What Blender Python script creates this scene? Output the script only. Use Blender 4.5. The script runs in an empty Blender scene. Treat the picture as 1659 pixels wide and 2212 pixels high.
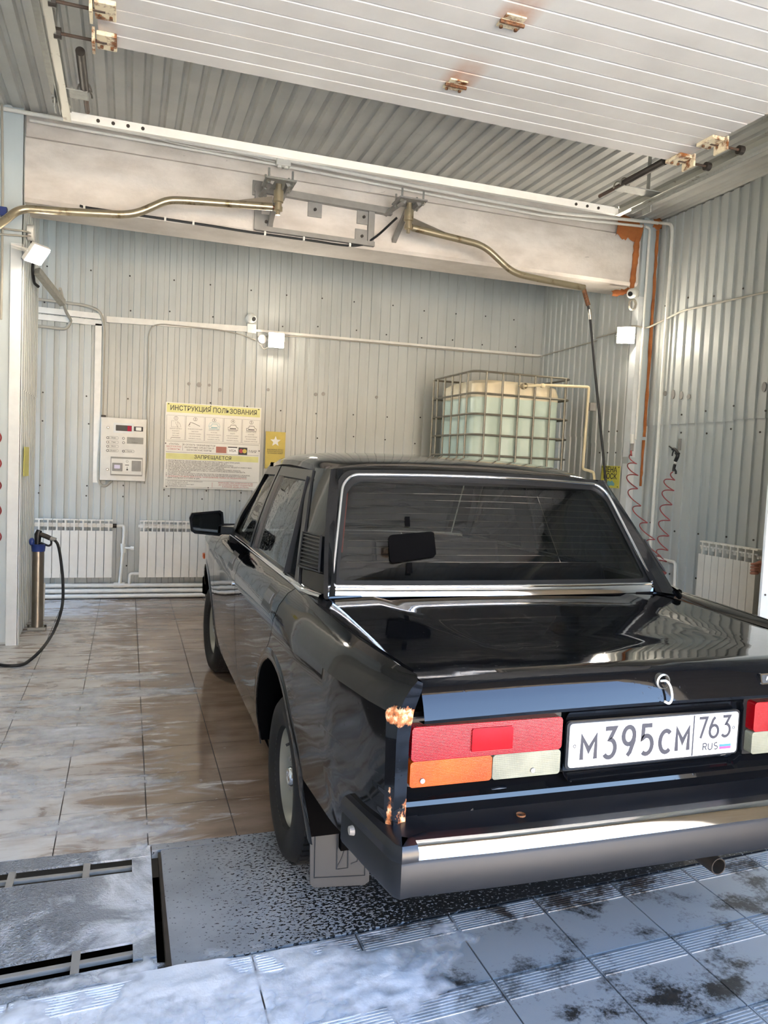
import bpy, bmesh, math, random
from mathutils import Vector, Matrix, Euler
from math import sin, cos, pi, radians, sqrt
random.seed(7)
scene = bpy.context.scene
COL = scene.collection

# ---------------------------------------------------------------- camera
IW, IH, FPX = 1659.0, 2212.0, 1650.0
CAMZ = 1.40
_yaw, _pit, _rol = radians(18.6706), radians(3.6166), radians(-2.5773)
_f = Vector((sin(_yaw)*cos(_pit), cos(_yaw)*cos(_pit), -sin(_pit)))
_r = Vector((cos(_yaw), -sin(_yaw), 0)); _d = _f.cross(_r)
_r2 = cos(_rol)*_r + sin(_rol)*_d; _d2 = -sin(_rol)*_r + cos(_rol)*_d
cam_data = bpy.data.cameras.new('camera')
cam = bpy.data.objects.new('camera', cam_data); COL.objects.link(cam)
cam_data.sensor_fit = 'VERTICAL'; cam_data.sensor_height = 24.0
cam_data.lens = 24.0*FPX/IH; cam_data.clip_start = 0.05; cam_data.clip_end = 500
_m = Matrix((( _r2.x, -_d2.x, -_f.x, 0), (_r2.y, -_d2.y, -_f.y, 0), (_r2.z, -_d2.z, -_f.z, CAMZ), (0, 0, 0, 1)))
cam.matrix_world = _m
scene.camera = cam

# ---------------------------------------------------------------- world, sun, exposure
world = bpy.data.worlds.new('world'); scene.world = world
world.use_nodes = True
_nt = world.node_tree; _nt.nodes.clear()
_sky = _nt.nodes.new('ShaderNodeTexSky'); _sky.sky_type = 'NISHITA'
_sky.sun_disc = False; _sky.sun_elevation = radians(55); _sky.sun_rotation = radians(25)
_sky.air_density = 1.0; _sky.dust_density = 1.3; _sky.ozone_density = 1.5
_bg = _nt.nodes.new('ShaderNodeBackground'); _bg.inputs['Strength'].default_value = 0.36
_wo = _nt.nodes.new('ShaderNodeOutputWorld')
_nt.links.new(_sky.outputs[0], _bg.inputs[0]); _nt.links.new(_bg.outputs[0], _wo.inputs[0])
sun_d = bpy.data.lights.new('sun', 'SUN'); sun_d.energy = 17.0; sun_d.angle = radians(0.6); sun_d.color = (1.0, 0.97, 0.92)
sun = bpy.data.objects.new('sun', sun_d); COL.objects.link(sun)
sun.rotation_euler = Vector((-0.25, -0.52, -0.82)).to_track_quat('-Z', 'Y').to_euler(); sun.location = (3, 12, 14)
scene.view_settings.view_transform = 'Standard'; scene.view_settings.look = 'None'
scene.view_settings.gamma = 1.0; scene.view_settings.use_curve_mapping = False
scene.view_settings.exposure = 2.98
LAMP_STRENGTH = 42.0

# ---------------------------------------------------------------- pixel rays (1659 x 2212 frame)
def ray(x, y):
    return _r2*((x-IW/2)/FPX) + _d2*((y-IH/2)/FPX) + _f
O = Vector((0, 0, CAMZ))
def pX(x, y, X): d = ray(x, y); return O + d*(X/d.x)
def pY(x, y, Y): d = ray(x, y); return O + d*(Y/d.y)
def pZ(x, y, Z): d = ray(x, y); return O + d*((Z-CAMZ)/d.z)

# ---------------------------------------------------------------- materials
def srgb(r, g, b):
    def c(v):
        v /= 255.0
        return v/12.92 if v <= 0.04045 else ((v+0.055)/1.055)**2.4
    return (c(r), c(g), c(b), 1)
class NT:
    def __init__(s, name):
        s.m = bpy.data.materials.new(name); s.m.use_nodes = True
        s.t = s.m.node_tree; s.n = s.t.nodes; s.n.clear()
        s.out = s.n.new('ShaderNodeOutputMaterial')
    def new(s, typ, **kw):
        nd = s.n.new(typ)
        for k, v in kw.items():
            if k in nd.inputs.keys(): nd.inputs[k].default_value = v
            else: setattr(nd, k, v)
        return nd
    def link(s, a, b): s.t.links.new(a, b)
    def bsdf(s, color=(.5, .5, .5, 1), rough=.5, metal=0, coat=0, spec=.5):
        b = s.n.new('ShaderNodeBsdfPrincipled')
        b.inputs['Base Color'].default_value = color; b.inputs['Roughness'].default_value = rough
        b.inputs['Metallic'].default_value = metal; b.inputs['Coat Weight'].default_value = coat
        b.inputs['Specular IOR Level'].default_value = spec
        s.link(b.outputs[0], s.out.inputs[0]); s.b = b; return b
    def pos(s): return s.n.new('ShaderNodeNewGeometry').outputs['Position']
    def objc(s): return s.n.new('ShaderNodeTexCoord').outputs['Object']
    def noise(s, vec, scale, detail=4, rough=.55, dist=0):
        nd = s.new('ShaderNodeTexNoise'); nd.inputs['Scale'].default_value = scale
        nd.inputs['Detail'].default_value = detail; nd.inputs['Roughness'].default_value = rough
        nd.inputs['Distortion'].default_value = dist
        if vec is not None: s.link(vec, nd.inputs['Vector'])
        return nd.outputs[0]
    def scale(s, vec, sc):
        nd = s.new('ShaderNodeMapping'); nd.inputs['Scale'].default_value = sc
        s.link(vec, nd.inputs['Vector']); return nd.outputs[0]
    def ramp(s, fac, stops):
        nd = s.new('ShaderNodeValToRGB'); cr = nd.color_ramp
        while len(cr.elements) < len(stops): cr.elements.new(.5)
        for e, (p, c) in zip(cr.elements, stops):
            e.position = p; e.color = c if len(c) == 4 else (*c, 1)
        s.link(fac, nd.inputs[0]); return nd.outputs[0]
    def step(s, fac, a, b):
        return s.ramp(fac, [(a, (0, 0, 0, 1)), (b, (1, 1, 1, 1))])
    def math(s, op, a, b=None):
        nd = s.new('ShaderNodeMath', operation=op)
        for i, v in enumerate((a, b)):
            if v is None: continue
            if isinstance(v, (int, float)): nd.inputs[i].default_value = v
            else: s.link(v, nd.inputs[i])
        return nd.outputs[0]
    def mix(s, fac, a, b):
        nd = s.new('ShaderNodeMix', data_type='RGBA')
        for k, v in ((0, fac), (6, a), (7, b)):
            if isinstance(v, (int, float, tuple)): nd.inputs[k].default_value = v
            else: s.link(v, nd.inputs[k])
        return nd.outputs[2]
    def mapr(s, v, a, b, c=0., d=1.):
        nd = s.new('ShaderNodeMapRange'); nd.inputs[1].default_value = a; nd.inputs[2].default_value = b
        nd.inputs[3].default_value = c; nd.inputs[4].default_value = d; s.link(v, nd.inputs[0]); return nd.outputs[0]
    def xyz(s, vec):
        nd = s.new('ShaderNodeSeparateXYZ'); s.link(vec, nd.inputs[0]); return nd.outputs
    def bump(s, h, strength=.3, dist=.01):
        nd = s.new('ShaderNodeBump'); nd.inputs['Strength'].default_value = strength; nd.inputs['Distance'].default_value = dist
        s.link(h, nd.inputs['Height']); s.link(nd.outputs[0], s.b.inputs['Normal']); return nd

def simple(name, rgb, rough=.5, metal=0, coat=0, var=.06, nscale=14, bump=0, spec=.5):
    """flat paint / plastic / metal with a little tonal grain"""
    t = NT(name); c = srgb(*rgb); t.bsdf(c, rough, metal, coat, spec)
    n = t.noise(t.objc(), nscale, 5)
    lo = tuple(max(0, v*(1-var)) for v in c[:3]) + (1,); hi = tuple(min(1, v*(1+var)) for v in c[:3]) + (1,)
    t.link(t.ramp(n, [(.3, lo), (.7, hi)]), t.b.inputs['Base Color'])
    if bump: t.bump(n, bump, .004)
    return t.m
def emit(name, rgb, strength):
    t = NT(name); e = t.new('ShaderNodeEmission'); e.inputs[0].default_value = srgb(*rgb); e.inputs[1].default_value = strength
    t.link(e.outputs[0], t.out.inputs[0]); return t.m

M = {}
M['white_plastic'] = simple('white_plastic', (226, 224, 216), .4)
M['white_paint'] = simple('white_paint', (222, 220, 212), .45, var=.05)
M['trim_white'] = simple('trim_white', (214, 218, 218), .35, var=.04)
M['grey_plastic'] = simple('grey_plastic', (150, 148, 140), .5)
M['dark_plastic'] = simple('dark_plastic', (22, 22, 24), .45)
M['black_rubber'] = simple('black_rubber', (20, 20, 21), .55, var=.2)
M['steel'] = simple('steel', (176, 172, 162), .3, .9)
M['stainless'] = simple('stainless', (150, 143, 132), .32, .85, var=.12)
M['galvanised'] = simple('galvanised', (150, 150, 143), .6, .35, var=.12, nscale=40)
M['grey_iron'] = simple('grey_iron', (146, 143, 138), .55, .1, var=.1)
M['dark_iron'] = simple('dark_iron', (58, 52, 46), .55, .3, var=.2)
M['galvanised_shaded'] = simple('galvanised_shaded', (116, 112, 100), .5, .5, var=.12, nscale=30)  # darker galvanised: the shade on the tank cage is put into the colour
M['chrome'] = simple('chrome', (225, 226, 228), .06, 1, var=.01)
M['blue_plastic'] = simple('blue_plastic', (40, 62, 128), .4)
M['red_hose'] = simple('red_hose', (150, 62, 62), .35)
M['grey_cable'] = simple('grey_cable', (168, 163, 150), .5)
M['paper_white'] = simple('paper_white', (225, 225, 218), .35, var=.02)
M['ink'] = simple('ink', (52, 52, 48), .5)
M['ink_grey'] = simple('ink_grey', (92, 92, 90), .5)
M['ink_red'] = simple('ink_red', (176, 60, 66), .5)
M['yellow_print'] = simple('yellow_print', (216, 216, 140), .4)
M['yellow_paper'] = simple('yellow_paper', (204, 182, 84), .5)
M['olive_sign'] = simple('olive_sign', (206, 200, 88), .45)
M['pale_blue_ink'] = simple('pale_blue_ink', (120, 176, 186), .5)
M['yellowed_pipe'] = simple('yellowed_pipe', (214, 200, 164), .4)
M['lamp_glow'] = emit('lamp_glow', (255, 242, 222), LAMP_STRENGTH)

def rusty(name, base, rust=(150, 84, 40), cover=.5, rough=.6, metal=.2, nscale=18):
    t = NT(name); t.bsdf(srgb(*base), rough, metal)
    n = t.noise(t.pos(), nscale, 6, .65)
    r = t.ramp(t.noise(t.pos(), 70, 4), [(.3, srgb(*[int(v*.55) for v in rust])), (.7, srgb(*rust))])
    t.link(t.mix(t.step(n, cover-.06, cover+.06), srgb(*base), r), t.b.inputs['Base Color'])
    t.bump(n, .3, .003); return t.m
M['rusty_bracket'] = rusty('rusty_bracket', (236, 222, 190), (170, 104, 54), .54)
M['rusty_bolt'] = rusty('rusty_bolt', (150, 120, 90), (128, 82, 48), .4)
M['rust_rod'] = rusty('rust_rod', (74, 60, 50), (110, 72, 52), .55)
M['brass_pipe'] = rusty('brass_pipe', (176, 164, 138), (150, 128, 92), .62, .34, .7, 9)
M['worn_rail'] = rusty('worn_rail', (176, 174, 162), (120, 92, 64), .66, .5, .4, 12)
# ---------------------------------------------------------------- mesh helpers
def tag(o, label=None, cat=None, group=None, kind=None):
    if label: o['label'] = label
    if cat: o['category'] = cat
    if group: o['group'] = group
    if kind: o['kind'] = kind
    return o
def empty(name, loc, label, cat, group=None):
    e = bpy.data.objects.new(name, None); e.empty_display_size = .1; e.location = loc; COL.objects.link(e)
    bpy.context.view_layer.update()
    return tag(e, label, cat, group)
def link(name, me, parent=None, label=None, kind=None):
    o = bpy.data.objects.new(name, me); COL.objects.link(o)
    if parent is not None:
        o.parent = parent
        top = parent
        off = Vector((0, 0, 0))
        while top is not None: off += top.location; top = top.parent
        o.matrix_parent_inverse = Matrix.Identity(4)
        if not me.get('local'): o.location = -off if me.get('world') else (0, 0, 0)
    if label: o['label'] = label
    if kind: o['kind'] = kind
    return o
def finish(name, bm, mat, parent=None, smooth=None, world=True, label=None, kind=None, bevel=0, doubles=False):
    """bm in world coordinates (world=True) or already in the parent's frame (world=False)"""
    if doubles: bmesh.ops.remove_doubles(bm, verts=bm.verts, dist=1e-4)
    if bevel:
        ed = [e for e in bm.edges if len(e.link_faces) == 2 and e.calc_face_angle(0) > radians(25)]
        if ed: bmesh.ops.bevel(bm, geom=ed, offset=bevel, segments=2, affect='EDGES', profile=.5, clamp_overlap=True)
    bmesh.ops.recalc_face_normals(bm, faces=bm.faces)
    me = bpy.data.meshes.new(name); bm.to_mesh(me); bm.free()
    for mm in (mat if isinstance(mat, (list, tuple)) else [mat]): me.materials.append(mm)
    if smooth is not None:
        for p in me.polygons: p.use_smooth = True
        if smooth > 0: me.set_sharp_from_angle(angle=radians(smooth))
    if world: me['world'] = 1
    o = link(name, me, parent, label, kind)
    return o
def one(name, bm, mat, label, cat, group=None, **kw):
    """a thing that is a single mesh: origin moved to its base centre"""
    o = finish(name, bm, mat, None, **kw)
    xs = [v.co for v in o.data.vertices]
    c = Vector(((min(v.x for v in xs)+max(v.x for v in xs))/2, (min(v.y for v in xs)+max(v.y for v in xs))/2, min(v.z for v in xs)))
    o.data.transform(Matrix.Translation(-c)); o.location = c
    return tag(o, label, cat, group)
def BM(): return bmesh.new()
def box(bm, c, s, rot=None):
    m = Matrix.Translation(Vector(c)) @ (rot.to_matrix().to_4x4() if rot is not None else Matrix.Identity(4)) @ Matrix.Diagonal((s[0], s[1], s[2], 1))
    return bmesh.ops.create_cube(bm, size=1, matrix=m)['verts']
def box2(bm, a, b):
    a = Vector(a); b = Vector(b); return box(bm, (a+b)/2, [abs(v) for v in (b-a)])
def beam_box(bm, p, q, w, h, up=Vector((0, 0, 1))):
    """rectangular bar from p to q"""
    p = Vector(p); q = Vector(q); d = (q-p); L = d.length; d.normalize()
    x = up.cross(d)
    if x.length < 1e-4: x = Vector((1, 0, 0)).cross(d)
    x.normalize(); z = d.cross(x)
    m = Matrix((( x.x, d.x, z.x, 0), (x.y, d.y, z.y, 0), (x.z, d.z, z.z, 0), (0, 0, 0, 1)))
    m = Matrix.Translation((p+q)/2) @ m @ Matrix.Diagonal((w, L, h, 1))
    bmesh.ops.create_cube(bm, size=1, matrix=m)
def cyl(bm, p, q, r, n=16, r2=None, caps=True):
    p = Vector(p); q = Vector(q); d = q-p; L = d.length
    m = Matrix.Translation((p+q)/2) @ d.to_track_quat('Z', 'Y').to_matrix().to_4x4()
    bmesh.ops.create_cone(bm, cap_ends=caps, cap_tris=False, segments=n, radius1=r, radius2=r if r2 is None else r2, depth=L, matrix=m)
def ball(bm, c, r, n=12, sc=(1, 1, 1)):
    m = Matrix.Translation(Vector(c)) @ Matrix.Diagonal((sc[0], sc[1], sc[2], 1))
    bmesh.ops.create_uvsphere(bm, u_segments=n, v_segments=max(6, n//2+2), radius=r, matrix=m)
def smooth_pts(pts, n=6, closed=False):
    P = [Vector(p) for p in pts]; out = []
    N = len(P); rng = range(N if closed else N-1)
    for i in rng:
        a = P[(i-1) % N] if closed or i > 0 else P[0]*2-P[1]
        b = P[i]; c = P[(i+1) % N]
        d = P[(i+2) % N] if closed or i+2 < N else P[-1]*2-P[-2]
        for k in range(n):
            t = k/n
            out.append(.5*((2*b)+(c-a)*t+(2*a-5*b+4*c-d)*t*t+(3*b-a-3*c+d)*t**3))
    if not closed: out.append(P[-1])
    return out
def fillet(pts, r, n=5):
    """polyline with rounded corners"""
    P = [Vector(p) for p in pts]; out = [P[0]]
    for i in range(1, len(P)-1):
        a, b, c = P[i-1], P[i], P[i+1]
        u = (a-b); v = (c-b); rr = min(r, u.length*.45, v.length*.45); u.normalize(); v.normalize()
        for k in range(n+1):
            t = k/n; s = b+u*rr; e = b+v*rr
            out.append(s*(1-t)**2+b*2*t*(1-t)+e*t*t)
    out.append(P[-1]); return out
def tube(bm, pts, r, n=10, closed=False, caps=True):
    P = [Vector(p) for p in pts]; N = len(P); rings = []
    t0 = (P[1]-P[0]).normalized()
    ref = Vector((0, 0, 1)) if abs(t0.z) < .9 else Vector((1, 0, 0))
    x = t0.cross(ref).normalized()
    for i in range(N):
        if closed: t = (P[(i+1) % N]-P[i-1])
        else: t = (P[min(i+1, N-1)]-P[max(i-1, 0)])
        t.normalize(); x = (x-t*x.dot(t))
        if x.length < 1e-5: x = t.orthogonal()
        x.normalize(); y = t.cross(x)
        rr = r[i] if isinstance(r, (list, tuple)) else r
        rings.append([bm.verts.new(P[i]+(x*cos(2*pi*k/n)+y*sin(2*pi*k/n))*rr) for k in range(n)])
    for i in range(N if closed else N-1):
        a, b = rings[i], rings[(i+1) % N]
        for k in range(n): bm.faces.new((a[k], a[(k+1) % n], b[(k+1) % n], b[k]))
    if caps and not closed:
        bm.faces.new(rings[0][::-1]); bm.faces.new(rings[-1])
def lathe(bm, prof, n=32, c=(0, 0, 0), axis='Z', closed=False):
    """prof = [(radius, height)]"""
    c = Vector(c); rings = []
    for r, h in prof:
        ring = []
        for k in range(n):
            a = 2*pi*k/n
            p = Vector((r*cos(a), r*sin(a), h))
            if axis == 'X': p = Vector((h, r*cos(a), r*sin(a)))
            elif axis == 'Y': p = Vector((r*cos(a), h, r*sin(a)))
            ring.append(bm.verts.new(c+p))
        rings.append(ring)
    m = len(rings)
    for i in range(m if closed else m-1):
        a, b = rings[i], rings[(i+1) % m]
        for k in range(n): bm.faces.new((a[k], a[(k+1) % n], b[(k+1) % n], b[k]))
    return rings
def prism(bm, poly, f, d):
    """poly of 2-D points, f maps (a,b)->Vector, extruded by vector d"""
    d = Vector(d)
    A = [bm.verts.new(f(*p)) for p in poly]; B = [bm.verts.new(f(*p)+d) for p in poly]
    n = len(poly)
    bm.faces.new(A[::-1]); bm.faces.new(B)
    for i in range(n): bm.faces.new((A[i], A[(i+1) % n], B[(i+1) % n], B[i]))
def grid(bm, rows):
    """rows of equally long point lists -> quads"""
    V = [[bm.verts.new(p) for p in r] for r in rows]
    for i in range(len(V)-1):
        for j in range(len(V[0])-1):
            q = (V[i][j], V[i][j+1], V[i+1][j+1], V[i+1][j])
            try: bm.faces.new(q)
            except ValueError: pass
    return V
def ngon(bm, pts):
    return bm.faces.new([bm.verts.new(Vector(p)) for p in pts])
def rrect(x0, y0, x1, y1, r, n=5):
    out = []
    for cx, cy, a0 in ((x1-r, y1-r, 0), (x0+r, y1-r, 90), (x0+r, y0+r, 180), (x1-r, y0+r, 270)):
        for k in range(n+1):
            a = radians(a0+90*k/n); out.append((cx+r*cos(a), cy+r*sin(a)))
    return out
def interp(x, xs, ys):
    if x <= xs[0]: return ys[0]
    for i in range(1, len(xs)):
        if x <= xs[i]:
            t = (x-xs[i-1])/(xs[i]-xs[i-1]); return ys[i-1]*(1-t)+ys[i]*t
    return ys[-1]
def text_mesh(name, s, size, mat, frame, parent, align='CENTER', extrude=.0008, sx=1., label=None, bold=0):
    """frame: 4x4 matrix, text laid in its xy plane"""
    cu = bpy.data.curves.new('text_curve', 'FONT'); cu.body = s; cu.size = size; cu.align_x = align; cu.align_y = 'CENTER'
    cu.extrude = extrude; cu.offset = bold; cu.resolution_u = 2
    to = bpy.data.objects.new('text_tmp', cu); COL.objects.link(to)
    dg = bpy.context.evaluated_depsgraph_get()
    me = bpy.data.meshes.new_from_object(to.evaluated_get(dg))
    bpy.data.objects.remove(to); bpy.data.curves.remove(cu)
    me.name = name
    me.transform(frame @ Matrix.Diagonal((sx, 1, 1, 1)))
    me.materials.clear(); me.materials.append(mat); me['world'] = 1
    return link(name, me, parent, label)
def frame(o, x, y):
    o = Vector(o); x = Vector(x).normalized(); z = x.cross(Vector(y)).normalized(); y = z.cross(x)
    return Matrix(((x.x, y.x, z.x, o.x), (x.y, y.y, z.y, o.y), (x.z, y.z, z.z, o.z), (0, 0, 0, 1)))
def copy_tree(o, parent=None):
    c = o.copy(); COL.objects.link(c); c.parent = parent
    for ch in [k for k in o.children]: copy_tree(ch, c)
    return c
# ---------------------------------------------------------------- materials of the room
def clad_mat(name, rgb):
    t = NT(name); t.bsdf(srgb(*rgb), .36, .0, spec=.45)
    n = t.noise(t.scale(t.pos(), (1.2, 1.2, .35)), 2.2, 5)
    c = srgb(*rgb)
    col = t.ramp(n, [(.3, tuple(v*.86 for v in c[:3])), (.7, tuple(min(1, v*1.06) for v in c[:3]))])
    d = t.step(t.noise(t.scale(t.pos(), (30, 30, 2.0)), 1.0, 5, .7), .62, .75)      # runs of dirt
    col = t.mix(t.math('MULTIPLY', d, .28), col, srgb(120, 116, 104))
    t.link(col, t.b.inputs['Base Color'])
    t.bump(t.noise(t.scale(t.pos(), (3, 3, 1)), 3, 3), .05, .02)
    return t.m
M['cladding'] = clad_mat('cladding', (184, 188, 185))
M['ceiling_sheet'] = clad_mat('ceiling_sheet', (190, 190, 184))
M['pier_panel'] = clad_mat('pier_panel', (186, 196, 198))
def concrete(name, rgb, dark, bumpd=.012):
    t = NT(name); t.bsdf(srgb(*rgb), .8)
    p = t.pos()
    n = t.noise(t.scale(p, (1, 1, 2.2)), 2.5, 7, .62)
    cr = t.step(t.noise(t.scale(p, (2.0, 1, 5)), 3.0, 8, .75, 1.2), .66, .70)
    col = t.ramp(n, [(.3, srgb(*dark)), (.62, srgb(*rgb))])
    t.link(t.mix(t.math('MULTIPLY', cr, .35), col, srgb(*[int(v*.72) for v in dark])), t.b.inputs['Base Color'])
    t.bump(t.math('ADD', t.noise(p, 9, 7, .65), t.math('MULTIPLY', cr, -.5)), .55, bumpd); return t.m
M['beam'] = concrete('beam', (222, 214, 205), (196, 187, 177))
M['concrete'] = concrete('concrete', (192, 188, 180), (166, 162, 154))
M['grout'] = simple('grout', (70, 62, 54), .7, var=.2)
M['orange_foam'] = concrete('orange_foam', (178, 108, 56), (142, 78, 36), .03)
M['facade'] = concrete('facade', (214, 190, 160), (198, 172, 140))
M['black_void'] = simple('black_void', (7, 7, 8), .95, spec=.05)

def tile_mat(name):
    t = NT(name); t.bsdf((.3, .25, .2, 1), .12, spec=.55)
    p = t.pos(); X, Y, Z = t.xyz(p)
    base = t.ramp(t.noise(t.scale(p, (1.0, 2.5, 1)), 3.2, 6), [(.3, srgb(124, 105, 88)), (.7, srgb(158, 139, 122))])
    # foam lies in streaks, thick on the left and near the drain, none beside the car
    st = t.noise(t.scale(p, (1.1, 3.6, 1)), 2.4, 7, .62, 1.1)
    wgt = t.mapr(X, -.3, .62, .13, -.20)
    wg2 = t.mapr(Y, 2.8, 6.6, .03, -.045)
    m = t.math('ADD', st, t.math('ADD', wgt, wg2))
    mask = t.ramp(m, [(.46, (0, 0, 0)), (.56, (.45, .45, .45)), (.70, (.85, .85, .85))])
    dots = t.step(t.noise(p, 26, 3, .5), .70, .73)
    dotw = t.math('MULTIPLY', dots, t.mapr(X, -.2, .75, .7, 0))
    fm = t.math('MAXIMUM', mask, dotw)
    t.link(t.mix(fm, base, srgb(214, 214, 212)), t.b.inputs['Base Color'])
    t.link(t.mapr(fm, 0, .8, .10, .42), t.b.inputs['Roughness'])
    t.bump(t.math('ADD', t.noise(t.scale(p, (2, 6, 1)), 5, 4), t.math('MULTIPLY', fm, .8)), .16, .006)
    return t.m
M['tile'] = tile_mat('tile')
def ramp_mat(name):
    t = NT(name); t.bsdf((.2, .2, .2, 1), .3, spec=.5)
    p = t.pos(); X, Y, Z = t.xyz(p)
    n = t.noise(t.scale(p, (2.0, 2.6, 1)), 2.3, 4, .6, .4)
    g = t.noise(p, 70, 5, .75)
    dk = t.math('ADD', t.math('MULTIPLY', n, .8), t.math('MULTIPLY', g, .34))
    dark = t.step(dk, .575, .68)
    col = t.mix(dark, srgb(150, 154, 156), srgb(54, 50, 46))
    fo = t.noise(t.scale(p, (1.3, 1.8, 1)), 2.6, 6, .6, 1.0)
    m = t.math('ADD', fo, t.mapr(X, .35, 1.2, .24, -.36))
    mask = t.ramp(m, [(.44, (0, 0, 0)), (.60, (.7, .7, .7)), (.74, (.97, .97, .97))])
    t.link(t.mix(mask, col, srgb(226, 230, 236)), t.b.inputs['Base Color'])
    t.link(t.mapr(mask, 0, .9, .34, .5), t.b.inputs['Roughness'])
    bub = t.noise(p, 38, 3)
    t.bump(t.math('ADD', t.math('MULTIPLY', mask, 1.4), t.math('MULTIPLY', bub, .25)), .35, .01)
    return t.m
M['ribbed_tile'] = ramp_mat('ribbed_tile')
def plate_mat(name, wet):
    t = NT(name); t.bsdf((.3, .3, .3, 1), .3, spec=.55)
    p = t.pos(); X, Y, Z = t.xyz(p)
    base = t.ramp(t.noise(p, 5, 6), [(.3, srgb(132, 136, 140)), (.7, srgb(160, 164, 168))])
    if wet:
        fo = t.noise(p, 4.2, 7, .62, 1.0)
        m = t.math('ADD', fo, t.mapr(X, -.25, .12, -.06, .12))
        mask = t.ramp(m, [(.50, (0, 0, 0)), (.66, (.85, .85, .85))])
        t.link(t.mix(mask, base, srgb(218, 222, 228)), t.b.inputs['Base Color'])
        rip = t.noise(p, 75, 3, .55, 1.2)
        amp = t.mapr(X, -.22, -.02, 1.0, .10)
        t.b.inputs['Roughness'].default_value = .07
        t.bump(t.math('MULTIPLY', rip, amp), 1.0, .03)
    else:
        sp = t.noise(t.scale(p, (1, 1.5, 1)), 75, 4, .6)
        w = t.mapr(X, .2, .95, .36, .60)
        spk = t.math('LESS_THAN', sp, w)
        t.link(t.mix(spk, base, srgb(34, 34, 34)), t.b.inputs['Base Color'])
        fo = t.noise(p, 5.2, 6, .6, 1.0)
        t.link(t.mapr(spk, 0, 1, .28, .5), t.b.inputs['Roughness'])
        t.bump(t.math('MULTIPLY', spk, -1.0), .35, .006)
    return t.m
M['plate_wet'] = plate_mat('plate_wet', True)
M['plate_worn'] = plate_mat('plate_worn', False)
def foam_mat():
    t = NT('soap_foam'); t.bsdf(srgb(224, 229, 236), .5)
    X, Y, Z = t.xyz(t.pos())
    n = t.noise(t.pos(), 22, 5, .65)
    al = t.math('ADD', t.mapr(Z, -.0005, .0075, .0, 1.0), t.math('MULTIPLY', t.math('SUBTRACT', n, .5), .5))
    t.link(t.mapr(al, .02, .75, 0, .93), t.b.inputs['Alpha'])      # thin foam lets the tiles show through
    t.bump(t.math('ADD', t.noise(t.pos(), 60, 5, .7), t.noise(t.pos(), 14, 4)), .35, .006); return t.m
M['soap_foam'] = foam_mat()
def door_mat():
    t = NT('door_panel'); t.bsdf(srgb(220, 214, 206), .62, spec=.3)
    p = t.pos(); X, Y, Z = t.xyz(p)
    base = t.ramp(t.noise(p, 3, 5), [(.3, srgb(212, 206, 199)), (.7, srgb(226, 221, 214))])
    # rust washed from the middle hinges towards the opening
    tot = None
    for hy in (2.97, 3.543):
        dx = t.math('ABSOLUTE', t.math('SUBTRACT', X, 1.465))
        a = t.mapr(dx, .035, .10, 1, 0)
        b = t.math('MULTIPLY', t.mapr(Y, hy-.30, hy-.02, 0, 1), t.math('LESS_THAN', Y, hy))
        m = t.math('MULTIPLY', a, b); tot = m if tot is None else t.math('MAXIMUM', tot, m)
    ed = t.mapr(t.math('ABSOLUTE', t.math('SUBTRACT', X, 1.43)), 1.46, 1.60, 0, .55)
    tot = t.math('MAXIMUM', tot, t.math('MULTIPLY', ed, t.step(t.noise(p, 3, 4), .45, .6)))
    tot = t.math('MULTIPLY', tot, t.ramp(t.noise(p, 12, 5), [(.25, (.35, .35, .35)), (.7, (1, 1, 1))]))
    t.link(t.mix(tot, base, srgb(188, 124, 76)), t.b.inputs['Base Color'])
    return t.m
M['door_panel'] = door_mat()

# ---------------------------------------------------------------- corrugated cladding
PROF = ((0, 0), (.058, 0), (.063, -.014), (.102, -.014), (.107, 0))
PER = .107
def corr(name, o, along, up, out, width, height, mat, parent, cache={}, per=PER, prof=PROF):
    """one corrugated sheet; o = lower corner, along/up/out unit vectors"""
    along, up, out = Vector(along), Vector(up), Vector(out)
    key = (name, tuple(along), tuple(up), tuple(out), round(width, 3), round(height, 3), mat.name)
    me = cache.get(key)
    if me is None:
        pts = []; x = 0; k = 0
        n = int(math.ceil(width/per - 1e-6))
        for i in range(n):
            for a, b in prof[:-1]:
                if i*per+a <= width+1e-6: pts.append((i*per+a, b))
        pts.append((width, 0))
        bm = BM(); V = []
        for a, b in pts:
            V.append((bm.verts.new(along*a+out*b), bm.verts.new(along*a+out*b+up*height)))
        for i in range(len(V)-1):
            f = bm.faces.new((V[i][0], V[i+1][0], V[i+1][1], V[i][1]))
            if f.normal.dot(out) == 0: f.normal_update()
        bm.normal_update()
        if bm.faces and sum(f.normal.dot(out) for f in bm.faces) < 0:
            bmesh.ops.reverse_faces(bm, faces=bm.faces)
        me = bpy.data.meshes.new(name); bm.to_mesh(me); bm.free(); me.materials.append(mat); cache[key] = me
    ob = bpy.data.objects.new(name, me); COL.objects.link(ob); ob.parent = parent; ob.location = Vector(o)-parent.location
    return ob
def struct(name, bm, mat, label=None, cat=None):
    o = finish(name, bm, mat, None); o['kind'] = 'structure'
    if label: o['label'] = label
    if cat: o['category'] = cat
    return o
CEIL = 3.70
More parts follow.
